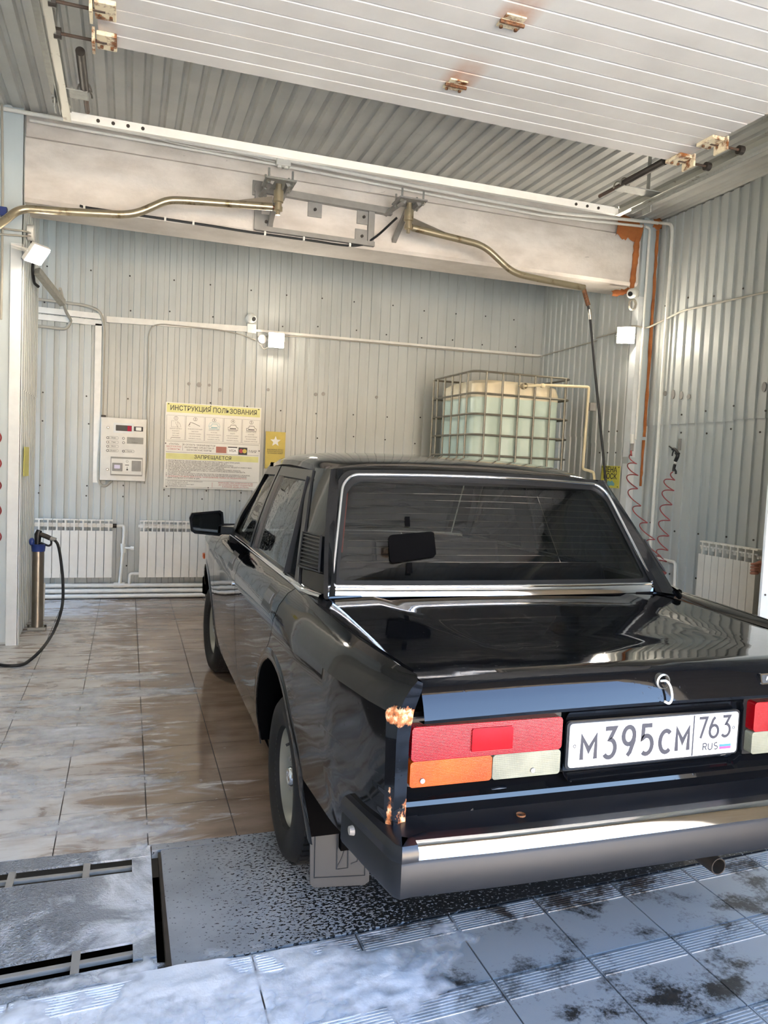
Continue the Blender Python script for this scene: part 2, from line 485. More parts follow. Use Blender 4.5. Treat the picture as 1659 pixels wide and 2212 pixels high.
# floor slab under the tiles
bm = BM(); box2(bm, (-3.0, 2.76, -.12), (4.65, 8.0, -.006))
floor = struct('floor', bm, M['grout'], 'wet beige tiled floor of the wash bay streaked with white foam', 'floor')
TP = .3155
bm = BM(); g = .0022
vs = box2(bm, (g, g, -.010), (TP-g, TP-g, 0))
bmesh.ops.recalc_face_normals(bm, faces=bm.faces)
tile_me = bpy.data.meshes.new('floor_tile'); bm.to_mesh(tile_me); bm.free(); tile_me.materials.append(M['tile'])
x0, y0 = .416-4*TP, 2.766
for i in range(17):
    for j in range(16):
        o = bpy.data.objects.new('floor_tile', tile_me); COL.objects.link(o); o.parent = floor
        o.location = (x0+i*TP, y0+j*TP, random.uniform(-.0006, .0006))
        o.rotation_euler = (random.uniform(-.0012, .0012), random.uniform(-.0012, .0012), 0)
# entrance ramp with ribbed tiles (rows run slightly skew to the bay)
SK = .060
def skew(x, y): return (x, y+SK*(x-.98))
bm = BM()
poly = [skew(-3.0, 2.108), skew(4.6, 2.108), (4.6, -.35), (-3.0, -.35)]
prism(bm, poly, lambda a, b: Vector((a, b, -.12)), (0, 0, .114))
ramp = struct('entrance_ramp', bm, M['grout'], 'foam covered entrance strip of grey ribbed tiles before the drain', 'floor')
RT = .3095
bm = BM()
def rp(a, b, z): return Vector((a, b+SK*a, z))
def rbox(a0, b0, a1, b1, z0, z1):
    v = [bm.verts.new(rp(a, b, z)) for z in (z0, z1) for a, b in ((a0, b0), (a1, b0), (a1, b1), (a0, b1))]
    for q in ((3, 2, 1, 0), (4, 5, 6, 7), (0, 1, 5, 4), (1, 2, 6, 5), (2, 3, 7, 6), (3, 0, 4, 7)): bm.faces.new([v[i] for i in q])
rbox(.0025, .0025, RT-.0025, RT-.0025, -.010, 0)
for k in range(8):
    b = RT-.012-k*.0105
    rbox(.008, b-.0034, RT-.008, b, -.001, .0028)
bmesh.ops.recalc_face_normals(bm, faces=bm.faces)
rib_me = bpy.data.meshes.new('ribbed_tile'); bm.to_mesh(rib_me); bm.free(); rib_me.materials.append(M['ribbed_tile'])
for i in range(-6, 9):
    for j in range(0, 7):
        x = .983+i*RT; y = skew(x, 2.106-(j+1)*RT)[1]
        o = bpy.data.objects.new('ribbed_tile', rib_me); COL.objects.link(o); o.parent = ramp; o.location = (x, y, random.uniform(-.0008, .0008))
# ground and the street building outside, behind the photographer
bm = BM(); box2(bm, (-30, -45, -.3), (34, -.35, -.02))
yard = struct('ground_outside', bm, M['concrete'], 'sunlit concrete yard outside the wash bay', 'ground')

# ---------------------------------------------------------------- drain
bm = BM()
box2(bm, (-3, 2.0, -.40), (4.6, 2.78, -.30))
dr = struct('drain_channel', bm, M['black_void'], 'dark drain channel under the steel covers', 'drain')
e = empty('drain_grate', (-.9, 2.4, 0), 'wet steel drain cover with two slots and ripples, left of the dark gap', 'drain cover')
def slab(name, poly, z0, z1, mat, par):
    bm = BM(); prism(bm, poly, lambda a, b: Vector((a, b, z0)), (0, 0, z1-z0)); return finish(name, bm, mat, par)
XG = .108
def yn(x, y): return y+.060*(x-.1)      # the near edge runs slightly skew
slab('cover_plate', [(-2.2, yn(-2.2, 2.215)), (.075, 2.215), (.075, 2.60), (-2.2, 2.60)], -.009, -.002, M['plate_wet'], e)
slab('frame_bar', [(-2.2, 2.69), (XG, 2.69), (XG, 2.764), (-2.2, 2.764)], -.007, 0, M['plate_wet'], e)
slab('frame_bar', [(-2.2, yn(-2.2, 2.060)), (XG, yn(XG, 2.060)), (XG, yn(XG, 2.118)), (-2.2, yn(-2.2, 2.118))], -.007, 0, M['plate_wet'], e)
slab('frame_bar', [(.045, 2.13), (.108, 2.13), (.108, 2.69), (.045, 2.69)], -.009, -.001, M['plate_wet'], e)
bm = BM()
for xa, xb in ((-2.2, .055),):
    beam_box(bm, (xa, 2.645, -.012), (xb, 2.645, -.012), .014, .012)
bar1 = finish('slot_bar', bm, M['grey_iron'], e)
bm = BM(); beam_box(bm, (-2.2, yn(-2.2, 2.172), -.012), (.06, 2.17, -.012), .016, .014); finish('slot_bar', bm, M['grey_iron'], e)
for x in (-.33, -.10):
    bm = BM(); box(bm, (x, 2.645, -.010), (.022, .10, .018)); finish('weld_bridge', bm, M['grey_iron'], e)
for x in (-.105, -.55):
    bm = BM(); box(bm, (x, yn(x, 2.17), -.010), (.022, .10, .018)); finish('weld_bridge', bm, M['grey_iron'], e)
e = empty('steel_cover', (.9, 2.4, 0), 'grey painted steel drain cover with black wear specks under the rear wheel', 'drain cover')
slab('cover_plate', [(.142, yn(.142, 2.062)), (3.4, yn(3.4, 2.062)), (3.4, 2.72), (.142, 2.72)], -.03, 0, M['plate_worn'], e)
slab('frame_bar', [(.112, 2.725), (3.4, 2.725), (3.4, 2.764), (.112, 2.764)], -.03, 0, M['plate_worn'], e)
slab('frame_bar', [(.132, yn(.13, 2.07)), (.146, yn(.14, 2.07)), (.140, 2.70), (.132, 2.70)], -.03, .003, M['dark_iron'], e)

# ---------------------------------------------------------------- walls
def wall(name, a, b, mat, label=None, cat='wall'):
    bm = BM(); box2(bm, a, b); return struct(name, bm, mat, label, cat if label else None)
wb = wall('wall_back', (-2.4, 7.77, -.1), (4.7, 7.95, CEIL+.2), M['cladding'], 'corrugated grey steel back wall behind the terminal and signs')
for i in range(6):
    x = -2.01+i*1.07
    corr('cladding_sheet', (x, 7.745, .02), (1, 0, 0), (0, 0, 1), (0, -1, 0), 1.07, 1.75, M['cladding'], wb)
    corr('cladding_sheet', (x, 7.735, 1.755), (1, 0, 0), (0, 0, 1), (0, -1, 0), 1.07, 1.93, M['cladding'], wb)
wr = wall('wall_right', (4.53, -.35, -.1), (4.7, 5.95, CEIL+.2), M['cladding'], 'corrugated grey steel wall to the right of the car')
for i in range(6):
    y = 5.93-(i+1)*1.07
    corr('cladding_sheet', (4.505, y, .02), (0, 1, 0), (0, 0, 1), (-1, 0, 0), 1.07, 1.85, M['cladding'], wr)
    corr('cladding_sheet', (4.497, y, 1.855+.012*(i % 2)), (0, 1, 0), (0, 0, 1), (-1, 0, 0), 1.07, 1.83, M['cladding'], wr)
wa = wall('wall_alcove', (4.44, 6.50, -.1), (4.7, 7.8, CEIL+.2), M['cladding'], 'narrow corrugated side wall beside the plastic water tank')
for i in range(2):
    y = 6.52+i*.642
    corr('cladding_sheet', (4.415, y, .02), (0, 1, 0), (0, 0, 1), (-1, 0, 0), .642, 1.76, M['cladding'], wa)
    corr('cladding_sheet', (4.408, y, 1.77), (0, 1, 0), (0, 0, 1), (-1, 0, 0), .642, 1.92, M['cladding'], wa)
wp = wall('wall_pier', (4.345, 5.935, -.1), (4.6, 6.53, CEIL+.1), M['cladding'], 'corrugated pier carrying the right end of the concrete beam')
corr('cladding_sheet', (4.335, 5.93, .02), (0, 1, 0), (0, 0, 1), (-1, 0, 0), .60, 1.68, M['cladding'], wp)
corr('cladding_sheet', (4.328, 5.93, 1.695), (0, 1, 0), (0, 0, 1), (-1, 0, 0), .60, 2.0, M['cladding'], wp)
bm = BM(); box2(bm, (4.328, 5.918, .02), (4.50, 5.934, 1.70)); finish('front_panel', bm, M['pier_panel'], wp)
bm = BM(); box2(bm, (4.33, 5.914, 1.70), (4.50, 5.93, CEIL)); finish('front_panel', bm, M['pier_panel'], wp)
for z0, z1 in ((.02, 1.50), (1.56, 3.0)):
    bm = BM(); box2(bm, (4.318, 5.900, z0), (4.385, 5.912, z1)); box2(bm, (4.318, 5.91, z0), (4.327, 5.99, z1)); finish('corner_trim', bm, M['trim_white'], wp)
# left pier
wl = wall('wall_left', (-2.4, 5.91, -.1), (-.75, 6.89, CEIL+.1), M['cladding'], 'corrugated pier on the left with white corner trim and flat front panels')
corr('cladding_sheet', (-.722, 5.90, .02), (0, 1, 0), (0, 0, 1), (1, 0, 0), .99, 1.80, M['cladding'], wl)
corr('cladding_sheet', (-.716, 5.90, 1.81), (0, 1, 0), (0, 0, 1), (1, 0, 0), .99, 1.88, M['cladding'], wl)
for i in range(8):
    x1 = -.722-.155*i
    bm = BM(); box2(bm, (x1-.152, 5.888, .02), (x1, 5.905, CEIL)); finish('front_panel', bm, M['pier_panel'], wl)
bm = BM(); box2(bm, (-.788, 5.868, .0), (-.712, 5.884, 2.79)); box2(bm, (-.716, 5.868, 0), (-.706, 5.95, 2.79)); finish('corner_trim', bm, M['trim_white'], wl)
# near pier on the right, whose white corner shows at the picture's edge
wn = wall('wall_near', (3.565, 3.418, -.1), (4.6, 3.51, CEIL+.1), M['pier_panel'], 'short white cross wall at the right edge near the radiator')
bm = BM(); box2(bm, (3.440, 3.40, .0), (3.60, 3.416, CEIL)); finish('corner_trim', bm, M['trim_white'], wn)
bm = BM(); cyl(bm, pY(1653, 1285, 3.401), pY(1653, 1285, 3.395), .006, 8); finish('trim_screw', bm, M['dark_iron'], wn)
# the rest of the shell, out of the picture: left wall and the front wall with the opening
wall('wall_side', (-1.75, -.35, -.1), (-1.6, 5.95, CEIL+.2), M['cladding'], 'corrugated left side wall of the wash bay')
bm = BM()
box2(bm, (-1.75, -.5, -.1), (-.28, -.35, CEIL+.3)); box2(bm, (3.08, -.5, -.1), (4.7, -.35, CEIL+.3)); box2(bm, (-.28, -.5, 2.95), (3.08, -.35, CEIL+.3))
struct('wall_front', bm, M['facade'], 'front wall of the wash bay around the open doorway', 'wall')
# ceiling
bm = BM(); box2(bm, (-2.4, -.5, CEIL+.02), (4.7, 7.95, CEIL+.35))
ce = struct('ceiling', bm, M['ceiling_sheet'], 'corrugated grey sheet metal ceiling above the raised door', 'ceiling')
CPROF = ((0, 0), (.060, 0), (.073, -.020), (.097, -.020), (.110, 0))
for i in range(6):
    x = -2.0+i*1.10
    corr('ceiling_panel', (x, -.35, CEIL-.002*(i % 2)), (1, 0, 0), (0, 1, 0), (0, 0, -1), 1.10, 4.40, M['ceiling_sheet'], ce, per=.11, prof=CPROF)
    corr('ceiling_panel', (x, 4.02, CEIL-.006), (1, 0, 0), (0, 1, 0), (0, 0, -1), 1.10, 1.96, M['ceiling_sheet'], ce, per=.11, prof=CPROF)
# concrete beam
bm = BM()
prism(bm, [(5.975, CEIL), (5.975, 3.55), (5.945, 3.53), (5.945, 3.125), (5.965, 3.10), (6.34, 3.10), (6.36, 3.13), (6.36, CEIL)], lambda a, b: Vector((-.716, a, b)), (5.05, 0, 0))
bmb = struct('ceiling_beam', bm, M['beam'], 'white painted concrete beam across the bay with the boom brackets', 'beam')
# orange expanding foam round the beam's right end
def blobstrip(pts, w, name, seed, parent, flat=Vector((0, -1, 0))):
    random.seed(seed); P = smooth_pts(pts, 5); bm = BM(); n = 9; rings = []
    for i, p in enumerate(P):
        t = (P[min(i+1, len(P)-1)]-P[max(i-1, 0)]).normalized(); s = t.cross(flat).normalized()
        ww = w*random.uniform(.7, 1.25); hh = .022*random.uniform(.7, 1.3)
        rings.append([bm.verts.new(p+s*ww*cos(pi*k/(n-1))*random.uniform(.9, 1.1)+flat*hh*sin(pi*k/(n-1))) for k in range(n)])
    for i in range(len(rings)-1):
        for k in range(n-1): bm.faces.new((rings[i][k], rings[i][k+1], rings[i+1][k+1], rings[i+1][k]))
    return finish(name, bm, M['orange_foam'], parent, smooth=0)
blobstrip([pY(1376, 515, 5.935), pY(1372, 560, 5.935), pY(1367, 600, 5.935), pY(1364, 632, 5.935)], .028, 'foam_seal', 1, wp)
blobstrip([pY(1330, 487, 5.935), pY(1352, 492, 5.935), pY(1372, 500, 5.935), pY(1384, 505, 5.935)], .085, 'foam_seal', 2, wp)
blobstrip([pY(1320, 634, 6.0), pY(1340, 632, 6.0), pY(1358, 628, 6.0)], .026, 'foam_seal', 3, wp)
blobstrip([pY(1410, 482, 5.90), pY(1432, 486, 5.90), pY(1448, 492, 5.90)], .045, 'foam_seal', 4, wp)
blobstrip([Vector((4.47, 5.905, z)) for z in (3.6, 3.3, 3.0, 2.6, 2.2, 1.9, 1.75)], .013, 'foam_seal', 5, wp)
blobstrip([Vector((4.465, 5.905, z)) for z in (1.72, 1.5, 1.3)], .010, 'foam_seal', 6, wp)
random.seed(11)
# cladding screws and grey filler dabs (too small to pick apart)
def screws(name, spots, out, parent):
    bm = BM()
    for p in spots: cyl(bm, Vector(p), Vector(p)+Vector(out)*.006, .008, 6)
    finish(name, bm, M['dark_iron'], parent, kind='stuff')
sp = []
for z in (1.65, 1.90, .98, 1.06, .30, 2.75, 3.05):
    for k in range(14): sp.append((-.75+k*.37+random.uniform(-.03, .03), 7.737, z+random.uniform(-.02, .02)))
screws('cladding_screws', sp, (0, -1, 0), wb)
sp = []
for z in (1.95, 1.77, .95, .55, 2.9):
    for k in range(8): sp.append((4.497, 5.75-k*.30+random.uniform(-.03, .03), z+random.uniform(-.03, .03)))
screws('cladding_screws', sp, (-1, 0, 0), wr)
sp = [(4.328, 5.98+.13*k, z) for z in (1.8, 1.6, .8) for k in range(4)]
screws('cladding_screws', sp, (-1, 0, 0), wp)
for q, r in (((408, 829), .016), ((430, 831), .024), ((452, 832), .014), ((475, 842), .018), ((579, 842), .016), ((682, 852), .018), ((698, 851), .02), ((813, 858), .016)):
    p = pY(*q, 7.74); bm = BM(); cyl(bm, p, p+Vector((0, -.010, 0)), r, 12); finish('filler_dab', bm, M['grey_iron'], wb)
for q, s in (((1438, 850), 1), ((1455, 852), 1.8), ((1473, 854), 1.6), ((1489, 857), 1), ((1652, 836), 1.7)):
    p = pX(*q, 4.50); bm = BM(); cyl(bm, p, p+Vector((-.010, 0, 0)), .022, 12); bmesh.ops.scale(bm, vec=(1, 1, s), space=Matrix.Translation(-p), verts=bm.verts)
    finish('filler_dab', bm, M['grey_iron'], wr)
# ================================================================ the car (local frame: u right, v forward from the rear axle, w up)
def paint(name, rust=False):
    t = NT(name); t.bsdf((.0035, .0037, .0045, 1), .04, 0, 0., .5)
    t.b.inputs['Coat Roughness'].default_value = .03
    p = t.objc()
    wav = t.noise(p, 3.2, 3, .5)
    drops = t.step(t.noise(p, 85, 2, .5), .66, .74)
    h = t.math('ADD', t.math('MULTIPLY', wav, .7), t.math('MULTIPLY', drops, .02))
    t.bump(h, .11, .018)
    if rust:
        X, Y, Z = t.xyz(p); n = t.noise(p, 26, 6, .7)
        n2 = t.noise(t.scale(p, (3, 3, 1)), 22, 6, .75)
        a = t.mapr(Y, -.975, -1.010, 0, 1)
        top = t.mapr(t.math('ABSOLUTE', t.math('SUBTRACT', Z, .842)), .0, .050, 1, 0)
        low = t.math('MULTIPLY', t.mapr(Z, .78, .58, .05, .80), t.mapr(t.math('ABSOLUTE', t.math('ADD', Y, 1.008)), .002, .016, 1, .25))
        m = t.math('MULTIPLY', a, t.math('MAXIMUM', top, low))
        m = t.math('MULTIPLY', m, t.mapr(X, -.4, -.55, 0, 1))
        msk = t.step(t.math('ADD', t.math('MULTIPLY', m, .70), t.math('MULTIPLY', t.math('ADD', n, n2), .5)), .86, .93)
        rc = t.ramp(t.noise(p, 60, 5, .7), [(.32, srgb(70, 40, 22)), (.5, srgb(176, 104, 56)), (.66, srgb(226, 200, 160))])
        t.link(t.mix(msk, (.0035, .0037, .0045, 1), rc), t.b.inputs['Base Color'])
        t.link(t.mapr(msk, 0, 1, .055, .7), t.b.inputs['Roughness'])
    return t.m
M['paint'] = paint('black_paint'); M['paint_rust'] = paint('black_paint_rust', True)
def glass(name, tint, droplets=False):
    t = NT(name)
    tr = t.new('ShaderNodeBsdfTransparent'); tr.inputs[0].default_value = (*tint, 1)
    gl = t.new('ShaderNodeBsdfGlossy'); gl.inputs['Roughness'].default_value = .015; gl.inputs[0].default_value = (.9, .92, .92, 1)
    fr = t.new('ShaderNodeFresnel'); fr.inputs[0].default_value = 1.58
    mx = t.new('ShaderNodeMixShader')
    n = t.noise(t.objc(), 4.5, 2); h = n
    if droplets:
        d = t.step(t.noise(t.objc(), 95, 2, .5), .60, .70); h = t.math('ADD', t.math('MULTIPLY', n, .5), t.math('MULTIPLY', d, .25))
    bp = t.new('ShaderNodeBump'); bp.inputs['Strength'].default_value = .18; bp.inputs['Distance'].default_value = .012
    t.link(h, bp.inputs['Height']); t.link(bp.outputs[0], gl.inputs['Normal']); t.link(bp.outputs[0], fr.inputs['Normal'])
    t.link(fr.outputs[0], mx.inputs[0]); t.link(tr.outputs[0], mx.inputs[1]); t.link(gl.outputs[0], mx.inputs[2])
    t.link(mx.outputs[0], t.out.inputs[0]); return t.m
M['tint_glass'] = glass('tinted_glass', (.34, .33, .32)); M['side_glass'] = glass('side_glass', (.30, .33, .32), True)
M['car_rubber'] = simple('car_rubber', (14, 14, 15), .4)
M['bumper_plastic'] = simple('bumper_plastic', (17, 19, 23), .5, var=.12, nscale=8)
M['cap_plastic'] = simple('cap_plastic', (24, 25, 28), .28, var=.1)
M['paddle_grey'] = simple('paddle_grey', (96, 98, 100), .35, .3)
M['flap'] = simple('mud_flap_grey', (36, 41, 46), .5, var=.15, nscale=6)
M['tyre'] = simple('tyre_rubber', (17, 17, 17), .75, var=.25, nscale=20)
M['rim'] = simple('rim_grey', (142, 142, 132), .4, .1, var=.12, nscale=7)
M['interior'] = simple('car_interior', (30, 29, 30), .8)
M['seat_cloth'] = simple('seat_cloth', (44, 42, 42), .9, var=.2, nscale=40)
M['plate_white'] = simple('plate_white', (236, 238, 236), .35, var=.01)
M['plate_ink'] = simple('plate_ink', (44, 46, 56), .5)
M['flag_blue'] = simple('flag_blue', (60, 120, 190), .4); M['flag_red'] = simple('flag_red', (200, 70, 120), .4)
M['orange_lens'] = simple('orange_lens', (226, 110, 60), .2)
M['red_strip'] = simple('red_strip', (170, 54, 40), .4)
def lens(name, rgb, sc):
    t = NT(name); t.bsdf(srgb(*rgb), .14, 0, .1); p = t.objc()
    t.b.inputs['Subsurface Weight'].default_value = 0
    a = t.new('ShaderNodeTexWave'); a.bands_direction = 'Z'; a.inputs['Scale'].default_value = sc; t.link(p, a.inputs[0])
    b = t.new('ShaderNodeTexWave'); b.bands_direction = 'X'; b.inputs['Scale'].default_value = sc; t.link(p, b.inputs[0])
    n = t.noise(p, 9, 4)
    c = srgb(*rgb)
    t.link(t.ramp(n, [(.3, tuple(v*.7 for v in c[:3])), (.75, tuple(min(1, v*1.3) for v in c[:3]))]), t.b.inputs['Base Color'])
    t.bump(t.math('ADD', a.outputs[1], b.outputs[1]), .15, .002); return t.m
M['lens_red'] = lens('lens_red', (136, 6, 14), 90); M['lens_red2'] = lens('lens_red_flat', (160, 10, 18), 3)
M['lens_amber'] = lens('lens_amber', (190, 72, 2), 90); M['lens_clear'] = lens('lens_clear', (128, 128, 110), 70)

CX, CY = 1.30, 2.58
car = empty('sedan_car', (CX, CY, 0), 'black boxy four-door sedan parked nose-in with red and amber tail lights', 'car')
def cp(name, bm, mat, parent=None, **kw):
    return finish(name, bm, mat, parent or car, world=False, **kw)
def wtop(v): return interp(v, [-1.02, 0, 1.8, 3.0], [.928, .968, .965, .905])
PW = [.18, .27, .40, .61, .85, .86, .90, .945, .97]; PU = [.72, .765, .79, .806, .812, .808, .797, .770, .736]
def U(v, w):
    tp = interp(v, [-1.02, -.92, -.7, -.3, 2.3, 2.7, 3.0], [.905, .935, .975, 1, 1, .975, .93])
    return interp(w, PW, PU)*tp
def S(v, w, side=-1, off=0.):
    ww = w if w <= .85 else .85+(w-.85)/.12*(wtop(v)-.85)
    return Vector((side*(U(v, w)+off), v, ww))
def patch(bm, vL, vR, ws, n, side, off=0.):
    fl = vL if callable(vL) else (lambda w: vL); fr = vR if callable(vR) else (lambda w: vR)
    grid(bm, [[S(fl(w)*(1-k/n)+fr(w)*k/n, w, side, off) for k in range(n+1)] for w in ws])
RA, WA, AXF = .412, .285, 2.424
def arch(w, s, c=0., R=RA):
    return c+s*sqrt(max(0, R*R-(w-WA)**2))
def rowsto(a, b, extra=()):
    r = sorted(set([a, b]+[x for x in (.40, .61, .85, .86, .90, .945, .97) if a < x < b]+[e for e in extra if a < e < b])); return r
ATOP = WA+RA
arows = [WA+RA*sin(radians(t)) for t in range(0, 91, 7)]+[ATOP]
def seam_r(w):   # rear edge of the rear door, cut round the wheel arch
    return interp(w, [.27, .45, .56, .66, .74, .82, .97], [.455, .445, .385, .235, .095, .012, -.03])
G = .0035
SEAM_B, SEAM_A = 1.0, 1.93
UP = [.74, .79, .85, .86, .90, .945, .97]
for sd, sn in ((-1, 'left'), (1, 'right')):
    # rear quarter panel
    bm = BM()
    lower_r = sorted(set([.40, .46, .52, .56, .61, .64, .66]+[x for x in arows if .46 <= x <= ATOP]))
    lower_r = [w for w in lower_r if w >= .46]
    patch(bm, lambda w: -1.0 if w > .56 else -.92, lambda w: arch(w, -1), lower_r, 16, sd)
    lf = sorted(set([.27, .34, .40, .46, .56, .61, .66]+[x for x in arows if .27 <= x]))
    patch(bm, lambda w: arch(w, 1), lambda w: max(seam_r(w)-G, arch(w, 1)+.01), lf, 5, sd)
    patch(bm, -1.0, lambda w: seam_r(w)-G, [ATOP, .74, .79, .85, .86, .90, .945, .97], 26, sd)
    # shoulder over to the boot gap and the turned-in rear end
    rows = []
    for k in range(13):
        v = -1.0+k*(.86/12)
        a = S(v, .97, sd); b = Vector((sd*interp(v, [-1.0, -.14], [.668, .654]), v, wtop(v)-interp(v, [-1.0, -.14], [.012, .016])))
        rows.append([a, a*.5+b*.5+Vector((0, 0, .004)), b])
    grid(bm, rows)
    ws = [.58, .61, .66, .72, .78, .85, .86, .90, .945, .97]
    rows = []
    for w in ws:
        a = S(-1.0, w, sd); zz = a.z
        ui = interp(zz, [.80, .84, .90], [.686, .684, .668]); b = Vector((sd*ui, -1.012-.02*max(0, (zz-.8)/.12), zz-(.010 if w > .9 else 0)))
        rows.append([a, a*.45+b*.55+Vector((sd*.010, -.012, 0)), b, Vector((sd*(ui-.003), -.975, b.z))])
    grid(bm, rows)
    q = cp('rear_fender', bm, M['paint_rust'] if sd < 0 else M['paint'], smooth=28, doubles=True)
    # inner return of the arch
    for ax, nm in ((0., 'rear'), (AXF, 'front')):
        bm = BM(); rows = []
        for t in range(-4, 185, 6):
            a = radians(t); v = ax+RA*cos(a); w = WA+RA*sin(a)
            u0 = U(v, max(.27, w))
            rows.append([Vector((sd*(u0+.001), v, w)), Vector((sd*(u0+.005), ax+(RA+.004)*cos(a), WA+(RA+.004)*sin(a))),
                         Vector((sd*(u0+.006), ax+(RA+.030)*cos(a), WA+(RA+.030)*sin(a))), Vector((sd*(u0-.001), ax+(RA+.046)*cos(a), WA+(RA+.046)*sin(a)))])
        grid(bm, rows); cp('arch_lip', bm, M['paint'], smooth=40)
        bm = BM(); rows = []
        for t in range(-2, 183, 8):
            a = radians(t); v = ax+(RA-.001)*cos(a); w = WA+(RA-.001)*sin(a)
            u0 = U(v, max(.27, w)); rows.append([Vector((sd*u0, v, w)), Vector((sd*(u0-.03), v, w)), Vector((sd*.45, v, w))])
        grid(bm, rows)
        ngon(bm, [Vector((sd*.45, ax+RA*cos(radians(t)), WA+RA*sin(radians(t)))) for t in range(-2, 183, 8)])
        cp('wheel_well', bm, M['black_void'], smooth=40)
    # doors
    for nm, vl, vr, n in (('rear', lambda w: seam_r(w)+G, lambda w: SEAM_B-G, 14), ('front', lambda w: SEAM_B+G, lambda w: SEAM_A-G, 14)):
        bm = BM(); patch(bm, vl, vr, [.27, .32, .40, .46, .53, .61, .66, .74, .80, .85, .86, .90, .945, .97], n, sd)
        d = cp(nm+'_door', bm, M['paint'], smooth=28)
        if nm == 'rear': door_r = d
        else: door_f = d
        hv = .10 if nm == 'rear' else 1.13
        # recessed handle with bright paddle
        def hpatch(v0, v1, w0, w1, off, th):
            bm = BM(); A_ = grid(bm, [[S(v0+(v1-v0)*i/4, w0+(w1-w0)*j/4, sd, off) for i in range(5)] for j in range(5)])
            rim_ = [A_[0][i] for i in range(5)]+[A_[j][4] for j in range(1, 5)]+[A_[4][i] for i in range(3, -1, -1)]+[A_[j][0] for j in range(3, 0, -1)]
            low = [bm.verts.new(v.co-Vector((sd*th, 0, 0))) for v in rim_]; n_ = len(rim_)
            for i in range(n_): bm.faces.new((rim_[i], rim_[(i+1) % n_], low[(i+1) % n_], low[i]))
            return bm
        h = cp('door_handle', hpatch(hv, hv+.155, .858, .926, .0018, .01), M['car_rubber'], d)
        cp('handle_paddle', hpatch(hv+.024, hv+.138, .880, .918, .0050, .004), M['paddle_grey'], h)
        cp('handle_surround', hpatch(hv-.008, hv+.163, .851, .934, .0008, .01), M['cap_plastic'], h)
        if nm == 'front':
            bm = BM(); c0 = S(1.06, .80, sd); cyl(bm, c0, c0+Vector((sd*.006, 0, 0)), .012, 14); cp('door_lock', bm, M['chrome'], d)
    # front fender
    bm = BM()
    ff = [.46, .52, .56, .61, .64, .66]+[x for x in arows if .46 <= x <= ATOP]
    patch(bm, lambda w: SEAM_A+G, lambda w: arch(w, -1, AXF), sorted(set([.27, .34, .40, .46, .56, .61, .66]+[x for x in arows if .27 <= x])), 4, sd)
    patch(bm, lambda w: arch(w, 1, AXF), 2.98, sorted(set(ff)), 6, sd)
    patch(bm, SEAM_A+G, 2.98, [ATOP, .74, .79, .85, .86, .90, .945, .97], 20, sd)
    rows = [[S(v, .97, sd), Vector((sd*(U(v, .97)-.05), v, wtop(v)+.004))] for v in [SEAM_A+k*.105 for k in range(11)]]
    grid(bm, rows); cp('front_fender', bm, M['paint'], smooth=28, doubles=True)
    bm = BM(); c0 = S(2.86, .70, sd); box(bm, c0+Vector((sd*.008, 0, 0)), (.02, .06, .035)); cp('side_repeater', bm, M['orange_lens'], bevel=.004)
    # sill
    bm = BM(); grid(bm, [[S(v, w, sd, -.004 if w > .2 else 0) for v in (.43, .8, 1.2, 1.6, 2.0)] for w in (.272, .22, .18)]); cp('sill', bm, M['paint'], smooth=40)
    # dark shell added behind the panel gaps to block light through them
    bm = BM(); patch(bm, -.97, 2.95, [.70, .85, .97], 12, sd, -.012); patch(bm, .46, 1.98, [.20, .45, .70], 6, sd, -.012); cp('gap_light_block', bm, M['black_void'])
# boot lid
def lidw(u, v):
    base = interp(v, [-1.0, -.14], [.914, .948])
    b = .012*(1-(u/.65)**2)
    g_ = -.007 if abs(u) < interp(v, [-1.0, -.75, -.14], [.30, .40, .50]) and v > -.80 else 0
    return base+b+g_
bm = BM(); us = [-.661, -.60, -.52, -.50, -.46, -.42, -.395, -.36, -.30, -.2, -.1, 0]; us = us+[-x for x in us[-2::-1]]
vs_ = [-.155, -.20, -.30, -.4, -.5, -.6, -.7, -.78, -.82, -.9, -.96, -.99]
rows = [[Vector((u, v, lidw(u, v))) for u in us] for v in vs_]
for v, w in ((-1.004, -.004), (-1.014, -.013), (-1.034, -.052), (-1.046, -.082), (-1.044, -.090), (-1.01, -.094)):
    rows.append([Vector((u*(.998), v+.012*(abs(u)/.65)**2, lidw(u, -1.0)+w)) for u in us])
grid(bm, rows)
lid = cp('boot_lid', bm, M['paint'], smooth=24)
bm = BM(); rows = [[Vector((u, v, lidw(u, v)-.02)) for u in (-.68, 0, .68)] for v in (-.12, -.5, -.98)]; grid(bm, rows); cp('gap_light_block', bm, M['black_void'])  # dark sheet added under the lid to block light at its gaps
# strip between boot lid and rear window
bm = BM(); rows = []
for u in [x*.067 for x in range(-10, 11)]:
    k = 1-(u/.67)**2
    rows.append([Vector((u, -.152-.012*k, .944+.010*k)), Vector((u, -.150-.012*k, .952+.010*k)), Vector((u, -.125-.014*k, .966+.006*k)), Vector((u, -.10-.014*k, .972+.004*k))])
grid(bm, rows); cp('rear_deck', bm, M['paint'], smooth=40)
# tail panel and valance
bm = BM()
prof = [(-.985, .835), (-.978, .815), (-.972, .655), (-.985, .640), (-1.004, .632), (-1.008, .622), (-.998, .610), (-.985, .565), (-.955, .50), (-.90, .42)]
grid(bm, [[Vector((u, v+.006*(u/.67)**2, w)) for u in [x*.0688 for x in range(-10, 11)]] for v, w in prof]); cp('tail_panel', bm, M['paint'], smooth=32)
